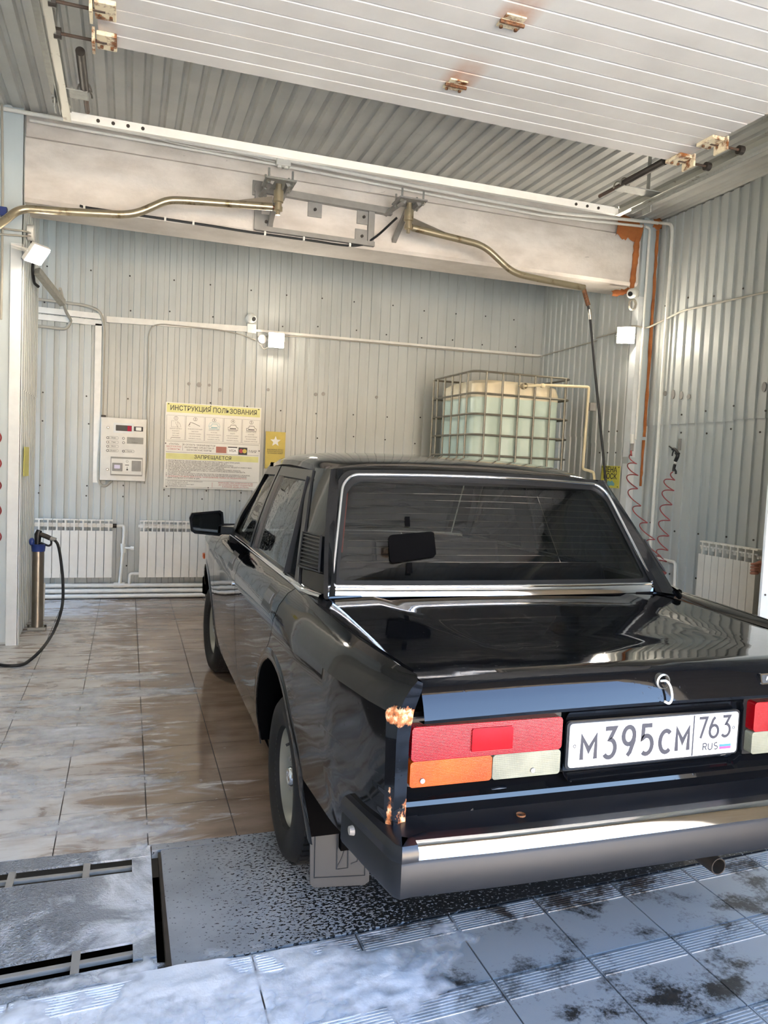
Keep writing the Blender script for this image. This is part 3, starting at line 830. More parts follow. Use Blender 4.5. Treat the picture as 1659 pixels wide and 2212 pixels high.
# number plate recess walls
bm = BM()
o_ = rrect(-.275, .640, .275, .822, .03); i_ = rrect(-.268, .655, .268, .806, .02)
A = [bm.verts.new((x, -.998, z)) for x, z in o_]; Bv = [bm.verts.new((x, -.976, z)) for x, z in i_]
for i in range(len(A)): bm.faces.new((A[i], A[(i+1) % len(A)], Bv[(i+1) % len(A)], Bv[i]))
cp('plate_recess', bm, M['paint'], smooth=60)
# tail lights
for sd in (-1, 1):
    bm = BM(); a, b = .292, .680
    prism(bm, rrect(a-.012, .662, b+.004, .826, .016), lambda x, z: Vector((sd*x, -.966, z)), (0, -.020, 0)); tl = cp('tail_light', bm, M['car_rubber'], bevel=.003)
    bm = BM(); prism(bm, rrect(a, .732, b, .812, .010), lambda x, z: Vector((sd*x, -.98, z)), (0, -.034, 0)); cp('red_lens', bm, M['lens_red'], tl, bevel=.004)
    m0 = a+(b-a)*.40; m1 = a+(b-a)*.62
    bm = BM(); prism(bm, rrect(m0-.02, .745, m1, .799, .004), lambda x, z: Vector((sd*x, -1.012, z)), (0, -.006, 0)); cp('reflector', bm, M['lens_red2'], tl, bevel=.002)
    md = a+(b-a)*.47
    bm = BM(); prism(bm, rrect(md+.001, .671, b, .7305, .008), lambda x, z: Vector((sd*x, -.98, z)), (0, -.032, 0)); cp('amber_lens', bm, M['lens_amber'], tl, bevel=.004)
    bm = BM(); prism(bm, rrect(a, .671, md-.001, .7305, .008), lambda x, z: Vector((sd*x, -.98, z)), (0, -.032, 0)); cp('clear_lens', bm, M['lens_clear'], tl, bevel=.004)
    for x, z in ((b-.03, .686), (a+.075, .686)):
        bm = BM(); cyl(bm, (sd*x, -1.008, z), (sd*x, -1.016, z), .006, 10); cp('lens_screw', bm, M['grey_iron'], tl)
# number plate
PV = -.994
bm = BM(); prism(bm, rrect(-.265, .669, .265, .789, .012), lambda x, z: Vector((x, PV+.010, z)), (0, -.008, 0)); npl = cp('number_plate', bm, M['cap_plastic'], bevel=.002)
bm = BM(); prism(bm, rrect(-.258, .674, .258, .784, .009), lambda x, z: Vector((x, PV+.002, z)), (0, -.003, 0)); cp('plate_face', bm, M['plate_white'], npl)
# stroke lettering: unit box glyphs (width, strokes)
def arc(cx, cy, rx, ry, a0, a1, n=10): return [(cx+rx*cos(radians(a0+(a1-a0)*k/n)), cy+ry*sin(radians(a0+(a1-a0)*k/n))) for k in range(n+1)]
GL = {
 'M': (.86, [[(.0, 0), (.0, 1), (.43, .42), (.86, 1), (.86, 0)]]),
 '3': (.60, [[(.04, 1), (.56, 1), (.30, .62)]+arc(.28, .31, .32, .31, 80, -125, 12)+[(.04, .12)]]),
 '9': (.60, [arc(.30, .70, .30, .30, 0, 360, 18), [(.60, .70), (.58, .50), (.40, .12), (.26, 0)]]),
 '5': (.60, [[(.56, 1), (.08, 1), (.06, .56)]+arc(.28, .32, .32, .32, 130, -130, 14)]),
 'C': (.68, [arc(.38, .5, .38, .5, 48, 312, 18)]),
 '7': (.56, [[(.0, 1), (.56, 1), (.16, 0)]]),
 '6': (.60, [arc(.30, .30, .30, .30, 0, 360, 18), [(.0, .30), (.02, .50), (.20, .88), (.34, 1)]]),
 'R': (.58, [[(0, 0), (0, 1), (.32, 1)]+arc(.32, .75, .25, .25, 90, -90, 8)+[(0, .5)], [(.28, .5), (.58, 0)]]),
 'U': (.60, [[(0, 1), (0, .30)]+arc(.30, .30, .30, .30, 180, 360, 10)+[(.60, 1)]]),
 'S': (.56, [arc(.28, .75, .27, .25, 40, 270, 10)+arc(.28, .25, .27, .25, 90, -140, 10)]),
}
def glyph(name, ch, x, z, h, sw, y, mat, parent, sx=1.):
    wd, strokes = GL[ch]; bm = BM()
    for li, st in enumerate(strokes):
        P = []
        for p in st:
            q = Vector((x+p[0]*h*sx, z+p[1]*h))
            if not P or (q-P[-1]).length > 1e-4: P.append(q)
        closed = len(P) > 3 and (P[0]-P[-1]).length < 1e-4
        if closed: P.pop()
        N = len(P); L_ = []; R_ = []
        for i in range(N):
            d0 = P[i]-P[i-1] if (i > 0 or closed) else P[1]-P[0]
            d1 = P[(i+1) % N]-P[i] if (i < N-1 or closed) else P[i]-P[i-1]
            d0.normalize(); d1.normalize(); n0 = Vector((-d0.y, d0.x)); n1 = Vector((-d1.y, d1.x)); m_ = n0+n1
            m_ = n1 if m_.length < 1e-3 else m_.normalized(); k_ = min(2.2, 1/max(.3, m_.dot(n1)))
            L_.append(P[i]+m_*sw/2*k_); R_.append(P[i]-m_*sw/2*k_)
        yy = y-.00012*li
        A_ = [bm.verts.new((p.x, yy, p.y)) for p in L_]; C_ = [bm.verts.new((p.x, yy, p.y)) for p in R_]
        for i in range(N if closed else N-1): bm.faces.new((A_[i], A_[(i+1) % N], C_[(i+1) % N], C_[i]))
    cp(name, bm, mat, parent)
    return x+wd*h*sx
GY = PV-.0016
for ch, x_, w_, h_ in (('M', 31, 51, .056), ('3', 95, 44, .074), ('9', 151, 44, .074), ('5', 206, 44, .074), ('C', 263, 44, .056), ('M', 315, 48, .056)):
    glyph('plate_character', ch, -.258+x_*.001+.005, .692, h_, .0115, GY, M['plate_ink'], npl, (w_*.001-.0115)/(GL[ch][0]*h_))
for ch, x_, w_ in (('7', 384, 33), ('6', 420, 35), ('3', 459, 34)):
    glyph('plate_character', ch, -.258+x_*.001+.004, .720, .054, .0078, GY, M['plate_ink'], npl, (w_*.001-.0078)/(GL[ch][0]*.054))
for ch, x_, w_ in (('R', 404, 14), ('U', 421, 15), ('S', 440, 14)):
    glyph('plate_character', ch, -.258+x_*.001+.0015, .6875, .0175, .0033, GY, M['plate_ink'], npl, (w_*.001-.0026)/(GL[ch][0]*.0175))
for k, mm in ((0, 'flag_red'), (1, 'flag_blue'), (2, 'plate_white')):
    bm = BM(); box(bm, (.2195, PV-.0016, .6895+k*.0065), (.037, .0010, .0064)); cp('flag_stripe', bm, M[mm], npl)
bm = BM(); box(bm, (.1135, PV-.0014, .729), (.0036, .0014, .108)); cp('plate_divider', bm, M['plate_ink'], npl)
for x, z in ((-.243, .728), (.243, .742)):
    bm = BM(); lathe(bm, [(.0025, PV-.002), (.0045, PV-.002)], 12, (x, 0, z), 'Y'); cp('plate_hole', bm, M['plate_ink'], npl)
# boot lock with hanging wire and badge
bm = BM(); lathe(bm, [(.018, -1.015), (.020, -1.034), (.016, -1.036), (.014, -1.022)], 20, (-.024, 0, .890), 'Y'); lk = cp('boot_lock', bm, M['steel'], smooth=50)
bm = BM(); cyl(bm, (-.024, -1.015, .890), (-.024, -1.024, .890), .0145, 16); cp('lock_hole', bm, M['black_void'], lk)
bm = BM(); tube(bm, smooth_pts([(-.026, -1.020, .888), (-.020, -1.040, .893), (-.013, -1.048, .880), (-.013, -1.056, .856), (-.022, -1.058, .843), (-.034, -1.054, .847)], 6), .0030, 8); cp('wire_loop', bm, M['white_plastic'], lk)
bm = BM(); prism(bm, rrect(.285, .868, .405, .895, .003), lambda x, z: Vector((x, -1.024-(.895-z)*.25, z)), (0, -.006, 0)); bd = cp('badge', bm, M['chrome'])
bm = BM(); prism(bm, rrect(.289, .8715, .401, .8915, .002), lambda x, z: Vector((x, -1.0295-(.895-z)*.25, z)), (0, -.0012, 0)); cp('badge_face', bm, M['flap'], bd)
fr_ = frame((.345, -1.0318-.0135*.25, .8815), (1, 0, 0), (0, -.25, 1))
tx = text_mesh('badge_letters', 'LADA', .019, M['plate_white'], fr_, bd, sx=1.9, extrude=.0006); tx.location = (0, 0, 0)
# rear bumper
ut = [-.73, -.70, -.40, 0, .40, .70, .73]
def bv(u): return -1.122+.018*(abs(u)/.73)**3
bm = BM()
prof = [(.02, .468), (.0, .474), (-.001, .545), (.004, .549)]
path = [(-.785, -.835), (-.750, -1.05), (-.742, -1.093), (-.728, -1.110)]+[(u, bv(u)) for u in (-.70, -.5, -.25, 0, .25, .5, .70)]+[(.728, -1.110), (.742, -1.093), (.750, -1.05), (.785, -.835)]
def sweep(bm, prof, path):
    rows = []
    for i, (u, v) in enumerate(path):
        a = Vector(path[max(0, i-1)]); b = Vector(path[min(len(path)-1, i+1)]); t = (b-a).normalized(); n = Vector((-t.y, t.x))   # inward
        rows.append([Vector((u+n.x*o, v+n.y*o, w)) for o, w in prof])
    grid(bm, rows)
sweep(bm, [(.10, .462), (.02, .462), (.004, .470), (0, .480), (0, .543), (.005, .549), (.03, .549)], path)
bump = cp('rear_bumper', bm, M['bumper_plastic'], smooth=40)
bm = BM(); sweep(bm, [(.012, .549), (.002, .550), (.0, .553), (.006, .564), (.013, .574), (.020, .582), (.026, .585)], [(u, bv(u)) for u in (-.688, -.5, -.25, 0, .25, .5, .688)]); cp('chrome_strip', bm, M['chrome'], bump, smooth=60)
bm = BM(); sweep(bm, [(.024, .584), (.05, .588), (.135, .592)], [(u, bv(u)) for u in (-.70, -.5, -.25, 0, .25, .5, .70)]); cp('bumper_top', bm, M['cap_plastic'], bump)
for sd in (-1, 1):
    pth = [(-.785, -.835), (-.750, -1.05), (-.742, -1.093), (-.728, -1.110), (-.69, bv(.69)-.002)]
    if sd > 0: pth = [(-a, b) for a, b in pth[::-1]]
    bm = BM(); sweep(bm, [(.006, .549), (-.004, .553), (-.004, .572), (.006, .586), (.04, .592), (.11, .594)], pth); cp('bumper_end_cap', bm, M['cap_plastic'], bump, smooth=35)
    bm = BM(); c0 = Vector((sd*.800, -.90, .567)); lathe(bm, [(.001, sd*.784), (.010, sd*.784), (.013, sd*.770)], 14, (0, -.90, .530), 'X'); cp('bumper_bolt', bm, M['grey_iron'], bump)
bm = BM(); lathe(bm, [(.008, .593), (.011, .594), (.011, .598)], 14, (-.41, -1.045, 0), 'Z'); cp('bumper_bolt', bm, M['rusty_bolt'], bump)
bm = BM(); tube(bm, [(-.44+.07*cos(radians(t)), -.985, .585+.05*sin(radians(t))) for t in range(0, 181, 15)], .006, 8); cp('tow_eye', bm, M['cap_plastic'])
# exhaust and underbody
bm = BM(); lathe(bm, [(.024, -.93), (.024, -.5), (.021, -.5), (.021, -.93)], 24, (.292, 0, .318), 'Y', True); cp('exhaust_pipe', bm, M['dark_iron'], smooth=40)
bm = BM(); box2(bm, (-.50, -.80, .33), (.50, -.46, .42)); box2(bm, (-.66, -.42, .22), (.66, 2.9, .34)); cp('underbody', bm, M['black_void'])
for ax in (0, AXF):
    bm = BM(); box2(bm, (-.62, ax-.05, .25), (.62, ax+.05, .33)); cp('axle', bm, M['dark_iron'])
# wheels
def wheel(name, ctr, sd, steer=0):
    bm = BM()
    tp = [(.168, .062), (.176, .078), (.205, .090), (.235, .092), (.258, .086), (.272, .074), (.280, .055), (.283, .03), (.283, -.03), (.280, -.055), (.272, -.074), (.258, -.086), (.235, -.092), (.205, -.090), (.168, -.062)]
    lathe(bm, [(r, sd*h) for r, h in tp], 56, (0, 0, 0), 'X')
    for k in range(56):           # tread blocks
        a = 2*pi*k/56
        for h in (-.048, -.016, .016, .048):
            aa = a+(.03 if h > 0 else -.03)
            box(bm, (sd*h, .2835*cos(aa), .2835*sin(aa)), (.027, .020, .006), Euler((aa-pi/2, 0, 0)))
    o = finish(name, bm, M['tyre'], car, world=False, smooth=32)
    o.location = ctr; o.rotation_euler = (0, 0, steer)
    bm = BM()
    lathe(bm, [(.176, sd*.078), (.180, sd*.070), (.170, sd*.064), (.160, sd*.030), (.146, sd*.012), (.128, sd*.014), (.112, sd*.034), (.082, sd*.040), (.060, sd*.030), (.045, sd*.034), (.034, sd*.040), (.001, sd*.040)], 48, (0, 0, 0), 'X')
    rm = finish('rim', bm, M['rim'], o, world=False, smooth=35); rm.location = (0, 0, 0)
    for k in range(8):
        a = 2*pi*k/8+.2; bm = BM(); ball(bm, (sd*.016, .137*cos(a), .137*sin(a)), .012, 10, (.5, 1, 1)); finish('rim_slot', bm, M['black_void'], rm, world=False).location = (0, 0, 0)
    bm = BM(); lathe(bm, [(.036, sd*.038), (.034, sd*.056), (.028, sd*.064), (.022, sd*.060), (.012, sd*.064), (.001, sd*.066)], 28, (0, 0, 0), 'X'); finish('hub_cap', bm, M['chrome'], rm, world=False, smooth=40).location = (0, 0, 0)
    for k in range(4):
        a = 2*pi*k/4+.6; bm = BM(); cyl(bm, (sd*.034, .070*cos(a), .070*sin(a)), (sd*.050, .070*cos(a), .070*sin(a)), .009, 6); finish('wheel_bolt', bm, M['grey_iron'], rm, world=False).location = (0, 0, 0)
    bm = BM(); cyl(bm, (sd*.055, .152*cos(1.9), .152*sin(1.9)), (sd*.085, .138*cos(1.9), .138*sin(1.9)), .005, 8); finish('valve', bm, M['black_rubber'], rm, world=False).location = (0, 0, 0)
wheel('wheel', (-.676, 0, .287), -1); wheel('wheel', (.676, 0, .287), 1)
wheel('wheel', (-.680, AXF, .286), -1, radians(4)); wheel('wheel', (.680, AXF, .286), 1, radians(4))
# mud flaps behind the rear wheels
for sd in (-1, 1):
    bm = BM(); prism(bm, [(.56, .47), (.56, .105), (.575, .095), (.735, .108), (.748, .12), (.752, .47)], lambda x, z: Vector((sd*x, -.372-(.37-z)*.10, z)), (0, -.008, 0)); fl = cp('mud_flap', bm, M['flap'], bevel=.002)
    y = lambda z: -.3815-(.37-z)*.10
    bm = BM(); L = [(.575, .125), (.735, .138), (.735, .30), (.575, .30)]
    tube(bm, [(sd*x, y(z), z) for x, z in L], .0022, 6, True)
    L = [(.63, .155), (.665, .155), (.665, .285), (.63, .275)]
    tube(bm, [(sd*x, y(z), z) for x, z in L], .0022, 6, True); tube(bm, [(sd*(.664-.022*sin(radians(t))), y(z), z) for t, z in [(k*18, .16+k*.011) for k in range(11)]], .0022, 6)
    tube(bm, [(sd*x, y(z), z) for x, z in ((.62, .165), (.600, .170), (.592, .20), (.60, .21), (.622, .212))], .0022, 6)
    cp('flap_emblem', bm, M['flap'], fl)
# ---------------------------------------------------------------- greenhouse
def rail(v): return interp(v, [.12, .30, .9, 1.35, 1.48], [.575, .600, .612, .600, .575])
def roofc(v): return interp(v, [.125, .150, .185, .26, .45, .7, .95, 1.2, 1.36, 1.44, 1.47], [1.350, 1.374, 1.392, 1.412, 1.436, 1.449, 1.450, 1.438, 1.415, 1.392, 1.375])
vs_ = [.125, .14, .15, .17, .185, .22, .26, .35, .45, .6, .8, 1.0, 1.2, 1.3, 1.36, 1.41, 1.44, 1.47]
def roofrow(v):
    c = roofc(v); r = rail(v); e = interp(v, [.125, .26, 1.3, 1.47], [.010, 0, 0, .010])
    h = [(-1.0, -.072), (-.985, -.050), (-.95, -.034), (-.88, -.022), (-.72, -.011), (-.4, -.003), (0, 0)]
    h = h+[(-a, b) for a, b in h[-2::-1]]
    k = interp(v, [.125, .26, 1.3, 1.47], [.35, 1, 1, .35])
    return [Vector((a*r, v+.03*(abs(a)**2 if v < .5 else -abs(a)**2)*(1 if v < .3 or v > 1.35 else 0), c+b*k)) for a, b in h]
bm = BM(); grid(bm, [roofrow(v) for v in vs_]); roof = cp('roof', bm, M['paint'], smooth=30)
bm = BM(); grid(bm, [[p+Vector((0, 0, -.02)) for p in roofrow(v)] for v in vs_[4:-3:2]]); cp('headliner', bm, M['interior'], roof)
def gside(v, w, sd, off=0.):
    b = interp(v, [-.3, 0, 1.6, 1.95], [.700, .738, .738, .715]); t = rail(max(.12, min(1.48, v)))
    k = (w-.965)/(1.372-.965); return Vector((sd*(b+(t-b)*k+.012*sin(pi*max(0, min(1, k)))+off), v, w))
def ring(bm, outer, inner, f, th):
    A = [bm.verts.new(f(*p, 0)) for p in outer]; Bv = [bm.verts.new(f(*p, 0)) for p in inner]
    A2 = [bm.verts.new(f(*p, -th)) for p in outer]; B2 = [bm.verts.new(f(*p, -th)) for p in inner]
    n = len(A)
    for i in range(n):
        j = (i+1) % n
        bm.faces.new((A[i], A[j], Bv[j], Bv[i])); bm.faces.new((Bv[i], Bv[j], B2[j], B2[i])); bm.faces.new((A[j], A[i], A2[i], A2[j])); bm.faces.new((A2[i], A2[j], B2[j], B2[i]))
def subdiv(poly, n=5):
    out = []
    for i in range(len(poly)):
        a = Vector(poly[i]); b = Vector(poly[(i+1) % len(poly)])
        for k in range(n): out.append(tuple(a+(b-a)*k/n))
    return out
WB, WT = .972, 1.362
for sd in (-1, 1):
    # C pillar, front edge against the door, outer corner, edge against the rear window
    bm = BM(); rows = []
    for k in range(9):
        t = k/8; w = .955+(1.372-.955)*t
        D = gside(-.045+.40*t, w, sd)
        K = Vector((sd*(.690+(.590-.690)*t+.008*sin(pi*t)), -.205+(.155+.205)*t, w)); Kp = K+Vector((-sd*.014, -.004, 0))
        Gp = Vector((sd*(.658+(.566-.658)*t), -.165+(.132+.165)*t, w))
        mid = D*.5+K*.5+Vector((sd*.006, 0, 0))
        rows.append([D, mid, K, Kp, Gp, Gp+Vector((-sd*.02, .01, 0))])
    grid(bm, rows); cpil = cp('c_pillar', bm, M['paint'], smooth=30)
    # ventilation grille on the pillar
    base = lambda a, b: (lambda t, w: (gside(-.045+.40*t, w, sd)*(1-a)+Vector((sd*(.690+(.590-.690)*t), -.205+.360*t, w))*a)+Vector((sd*.012, 0, 0)))((b-.955)/.417, b)
    bm = BM(); grid(bm, [[base(a, b) for a in (.14, .5, .94)] for b in (1.035, 1.07, 1.105, 1.14)]); vg = cp('vent_grille', bm, M['car_rubber'], cpil)
    for k in range(9):
        bm = BM(); z = 1.040+k*.0118; tube(bm, [base(a, z)+Vector((sd*.004, 0, 0)) for a in (.15, .5, .93)], .0036, 6); cp('grille_slat', bm, M['cap_plastic'], vg)
    bm = BM(); tube(bm, [base(a, z)+Vector((sd*.005, 0, 0)) for a, z in ((.12, 1.033), (.95, 1.033), (.95, 1.142), (.12, 1.142))], .005, 6, True); cp('grille_frame', bm, M['cap_plastic'], vg)
    # chrome belt strip
    bm = BM(); pts = [Vector((sd*(U(v, .97)+.004 if v > -.12 else (U(v, .97)+.004)-(-.12-v)*.42), v, wtop(v)+.006)) for v in (-.215, -.20, -.17, -.1, .1, .5, 1.0, 1.5, 1.86)]
    rows = [[p+Vector((sd*.006, 0, -.010)), p+Vector((sd*.010, 0, -.004)), p+Vector((sd*.008, 0, .004)), p+Vector((-sd*.004, 0, .010)), p+Vector((-sd*.014, 0, .008))] for p in pts]
    grid(bm, rows); cp('belt_moulding', bm, M['chrome'], smooth=60)
    # door frames and glass
    ro = [(-.040, WB), (.345, WT), (.945, WT+.006), (.985, WB)]; ri = [(.020, WB+.014), (.352, WT-.040), (.905, WT-.036), (.930, WB+.014)]
    fo = [(1.012, WB), (.975, WT+.006), (1.372, WT-.004), (1.80, WB)]; fi = [(1.052, WB+.014), (1.018, WT-.036), (1.345, WT-.042), (1.715, WB+.014)]
    for nm, o_, i_ in (('rear', ro, ri), ('front', fo, fi)):
        bm = BM(); ring(bm, subdiv(o_), subdiv(i_), lambda v, w, d: gside(v, w, sd, .008+d), .022); cp(nm+'_window_frame', bm, M['cap_plastic'])
        bm = BM(); g1 = [i_[0], i_[1]]; g2 = [i_[3], i_[2]]; rows = []
        for k in range(7):
            t = k/6; a = Vector(g1[0])*(1-t)+Vector(g1[1])*t; b = Vector(g2[0])*(1-t)+Vector(g2[1])*t
            rows.append([gside(*(a*(1-s/6)+b*s/6), sd, -.006) for s in range(7)])
        grid(bm, rows); cp(nm+'_side_window', bm, M['side_glass'], smooth=0)
    bm = BM(); beam_box(bm, gside(.17, WB+.01, sd, .004), gside(.355, WT-.03, sd, .004), .016, .026, Vector((sd, 0, 0))); cp('window_divider', bm, M['car_rubber'])
    bm = BM(); grid(bm, [[gside(v, w, sd, -.014) for v in (.90, 1.06)] for w in (WB, 1.1, 1.25, WT)]); cp('b_pillar', bm, M['cap_plastic'])
    # A pillar
    bm = BM(); rows = []
    for k in range(7):
        t = k/6; v = 1.80+(1.372-1.80)*t; w = WB+(WT+.010-WB)*t
        a = gside(v, w, sd, .004); b = Vector((sd*(.672+(.560-.672)*t), 1.885+(1.44-1.885)*t, w+.008)); rows.append([a+Vector((0, -.02, 0)), a, a*.5+b*.5+Vector((sd*.008, .008, .006)), b])
    grid(bm, rows); cp('a_pillar', bm, M['paint'], smooth=40)
# rear window: bottom (.64,-.14,.972) top (.553,.125,1.350)
def RG(a, b, off=0.):
    """a in -1..1 across, b in 0..1 up"""
    bulge = .030*(1-a*a)
    u = a*(.645+(.552-.645)*b); v = -.122+(.118+.122)*b-bulge*(1-.4*b); w = .978+(1.348-.978)*b+.012*(1-a*a)*b
    n = Vector((0, -.83, .55)); return Vector((u, v, w))+n*off
def rg_out(inset=0., n=8):
    pts = []; r = .10
    for cx, cy, a0 in ((1-inset-r, 1-inset*1.6-r*1.5, 0), (-1+inset+r, 1-inset*1.6-r*1.5, 90), (-1+inset+.03, inset*1.6+.05, 180), (1-inset-.03, inset*1.6+.05, 270)):
        rr = (r, r*1.5) if cy > .5 else (.03, .05)
        for k in range(n+1):
            t = radians(a0+90*k/n); pts.append((cx+rr[0]*cos(t), cy+rr[1]*sin(t)))
    return pts
bm = BM()
N = 12
out = rg_out(.02)
def inside_scale(p, s): return (p[0]*s, .5+(p[1]-.5)*s)
for k in range(N):
    s0, s1 = k/N, (k+1)/N
    A = [bm.verts.new(RG(*inside_scale(p, s1))) for p in out]
    if k == 0:
        c0 = bm.verts.new(RG(0, .5))
        for i in range(len(A)): bm.faces.new((c0, A[i], A[(i+1) % len(A)]))
    else:
        for i in range(len(A)): bm.faces.new((prev[i], A[i], A[(i+1) % len(A)], prev[(i+1) % len(A)]))
    prev = A
rwin = cp('rear_window', bm, M['tint_glass'], smooth=0)
def extr(p, n=4):
    out = []
    for i in range(len(p)):
        a = Vector(p[i]); b = Vector(p[(i+1) % len(p)])
        k_ = 10 if (b-a).length > .3 else 1
        for k in range(k_): out.append(tuple(a+(b-a)*k/k_))
    return out
bm = BM(); ring(bm, extr(rg_out(-.035)), extr(rg_out(.035)), lambda a, b, d: RG(a, b, .004+d), .02); seal = cp('window_seal', bm, M['car_rubber'], rwin)
bm = BM(); tube(bm, [RG(a, b, .010) for a, b in extr(rg_out(.0))], .0065, 8, True); cp('chrome_bead', bm, M['chrome'], rwin, smooth=60)
bm = BM(); rows = []
for k in range(25):
    a = -1.0+k/12; p = RG(a, -.035, .004); rows.append([p+Vector((0, .004, .016)), p+Vector((0, -.006, .010)), p+Vector((0, -.010, -.004)), p+Vector((0, -.012, -.014))])
grid(bm, rows); cp('chrome_sill_strip', bm, M['chrome'], rwin, smooth=60)
M['wire'] = simple('heater_wire', (150, 140, 130), .4, .6)
for k in range(11):
    b = .22+k*.062; bm = BM(); tube(bm, [RG(-.93+1.86*s/16, b, -.0035) for s in range(17)], .0007, 4); cp('heater_wire', bm, M['wire'], rwin)
for a in (.40, ):
    bm = BM(); tube(bm, [RG(a, b, -.0035) for b in (.22, .5, .85)], .0012, 4); cp('heater_wire', bm, M['wire'], rwin)
bm = BM(); grid(bm, [[RG(a, b, -.003) for a in (-.975, -.955)] for b in (.30, .5, .70, .84)]); cp('red_edge_strip', bm, M['red_strip'], rwin)
def rg_at(px, py):
    best = None
    d = ray(px, py); d = d/d.y
    for i in range(-40, 41):
        for j in range(0, 41):
            p = RG(i/40, j/40)+Vector((CX, CY, 0)); q = O+d*p.y; e_ = (q-p).length
            if best is None or e_ < best[0]: best = (e_, i/40, j/40)
    _, a0, b0 = best
    for i in range(-10, 11):
        for j in range(-10, 11):
            a1, b1 = a0+i/400, b0+j/400; p = RG(a1, b1)+Vector((CX, CY, 0)); q = O+d*p.y; e_ = (q-p).length
            if e_ < best[0]: best = (e_, a1, b1)
    return best[1:]
q_ = [rg_at(*p) for p in ((838, 1158), (936, 1150), (941, 1203), (842, 1218))]
def bil(s_, t_):
    a = Vector(q_[0])*(1-s_)+Vector(q_[1])*s_; b = Vector(q_[3])*(1-s_)+Vector(q_[2])*s_; c = a*(1-t_)+b*t_; return c.x, c.y
bm = BM(); o_ = rrect(0, 0, 1, 1, .10, 5)
A = [bm.verts.new(RG(*bil(x_, y_), .002)) for x_, y_ in o_]; B_ = [bm.verts.new(RG(*bil(x_, y_), .008)) for x_, y_ in o_]
bm.faces.new(B_)
for i in range(len(A)): bm.faces.new((A[i], A[(i+1) % len(A)], B_[(i+1) % len(A)], B_[i]))
bl = cp('window_panel', bm, M['black_void'], rwin)
for c_ in ((879, 1128), (884, 1228)):
    a_, b_ = rg_at(*c_); bm = BM(); A = [bm.verts.new(RG(a_+x_*.016, b_+y_*.045, .004)) for x_, y_ in ((-1, -1), (1, -1), (1, 1), (-1, 1))]; bm.faces.new(A); cp('panel_clip', bm, M['black_void'], bl)
# windscreen
bm = BM()
grid(bm, [[Vector((a*(.665+(.552-.665)*b), 1.885+(1.445-1.885)*b+.045*(1-a*a), .985+(1.378-.985)*b)) for a in [x/6 for x in range(-6, 7)]] for b in [x/6 for x in range(7)]]); cp('windscreen', bm, M['tint_glass'], smooth=0)
# bonnet and nose
bm = BM()
grid(bm, [[Vector((a*(U(v, .97)-.055), v, wtop(v)+.004+.02*(1-a*a))) for a in [x/6 for x in range(-6, 7)]] for v in [1.90+k*.108 for k in range(11)]]); cp('bonnet', bm, M['paint'], smooth=30)
bm = BM(); grid(bm, [[Vector((x*.72/6, 2.985-.02*(abs(x)/6)**2, w)) for x in range(-6, 7)] for w in (.92, .88, .70, .50, .40)]); nose = cp('nose_panel', bm, M['cap_plastic'], smooth=30)
for x in (-.53, .53):
    bm = BM(); prism(bm, rrect(x-.15, .63, x+.15, .80, .01), lambda a, b: Vector((a, 2.975, b)), (0, .03, 0)); cp('headlamp', bm, M['lens_clear'])
bm = BM(); box2(bm, (-.22, 2.97, .62), (.22, 3.02, .86)); cp('radiator_grille', bm, M['chrome'], bevel=.008)
bm = BM(); sweep(bm, [(-.10, .44), (-.02, .44), (0, .45), (0, .56), (-.02, .575), (-.1, .58)], [(-.79, 2.78), (-.76, 2.96), (-.72, 3.03), (0, 3.06), (.72, 3.03), (.76, 2.96), (.79, 2.78)]); cp('front_bumper', bm, M['bumper_plastic'], smooth=40)
# door mirrors
for sd in (-1, 1):
    mv = 1.76
    poly = [(.775, .965), (.800, .950), (.940, .968), (.962, .985), (.972, 1.055), (.960, 1.082), (.80, 1.096), (.782, 1.085), (.772, 1.0)]
    cx_, cz_ = .87, 1.025; mvt = lambda a: mv-(a-cx_)*.40
    bm = BM(); A = [bm.verts.new((sd*a, mvt(a), b)) for a, b in poly]
    Bv = [bm.verts.new((sd*(cx_+(a-cx_)*.97), mv+.035, cz_+(b-cz_)*.97)) for a, b in poly]; Cv = [bm.verts.new((sd*(cx_+(a-cx_)*.6), mv+.085, cz_+(b-cz_)*.6)) for a, b in poly]
    n = len(A); bm.faces.new(A); bm.faces.new(Cv)
    for i in range(n):
        j = (i+1) % n; bm.faces.new((A[i], A[j], Bv[j], Bv[i])); bm.faces.new((Bv[i], Bv[j], Cv[j], Cv[i]))
    mr = cp('door_mirror', bm, M['cap_plastic'], smooth=35)
    bm = BM(); ngon(bm, [(sd*(cx_+(a-cx_)*.86), mvt(cx_+(a-cx_)*.86)-.004, cz_+(b-cz_)*.84) for a, b in poly]); cp('mirror_glass', bm, M['mirror_glass'] if 'mirror_glass' in M else M.setdefault('mirror_glass', simple('mirror_glass', (120, 125, 130), .08, 1, var=.05, nscale=60)), mr)
    bm = BM(); beam_box(bm, (sd*.785, mv+.03, .985), (sd*.70, mv-.02, .985), .05, .045); cp('mirror_arm', bm, M['cap_plastic'], mr, bevel=.006)
    bm = BM(); ngon(bm, [gside(v, w, sd, .012) for v, w in ((1.60, WB), (1.80, WB), (1.62, 1.13), (1.585, 1.10))]); cp('mirror_base', bm, M['cap_plastic'], mr)
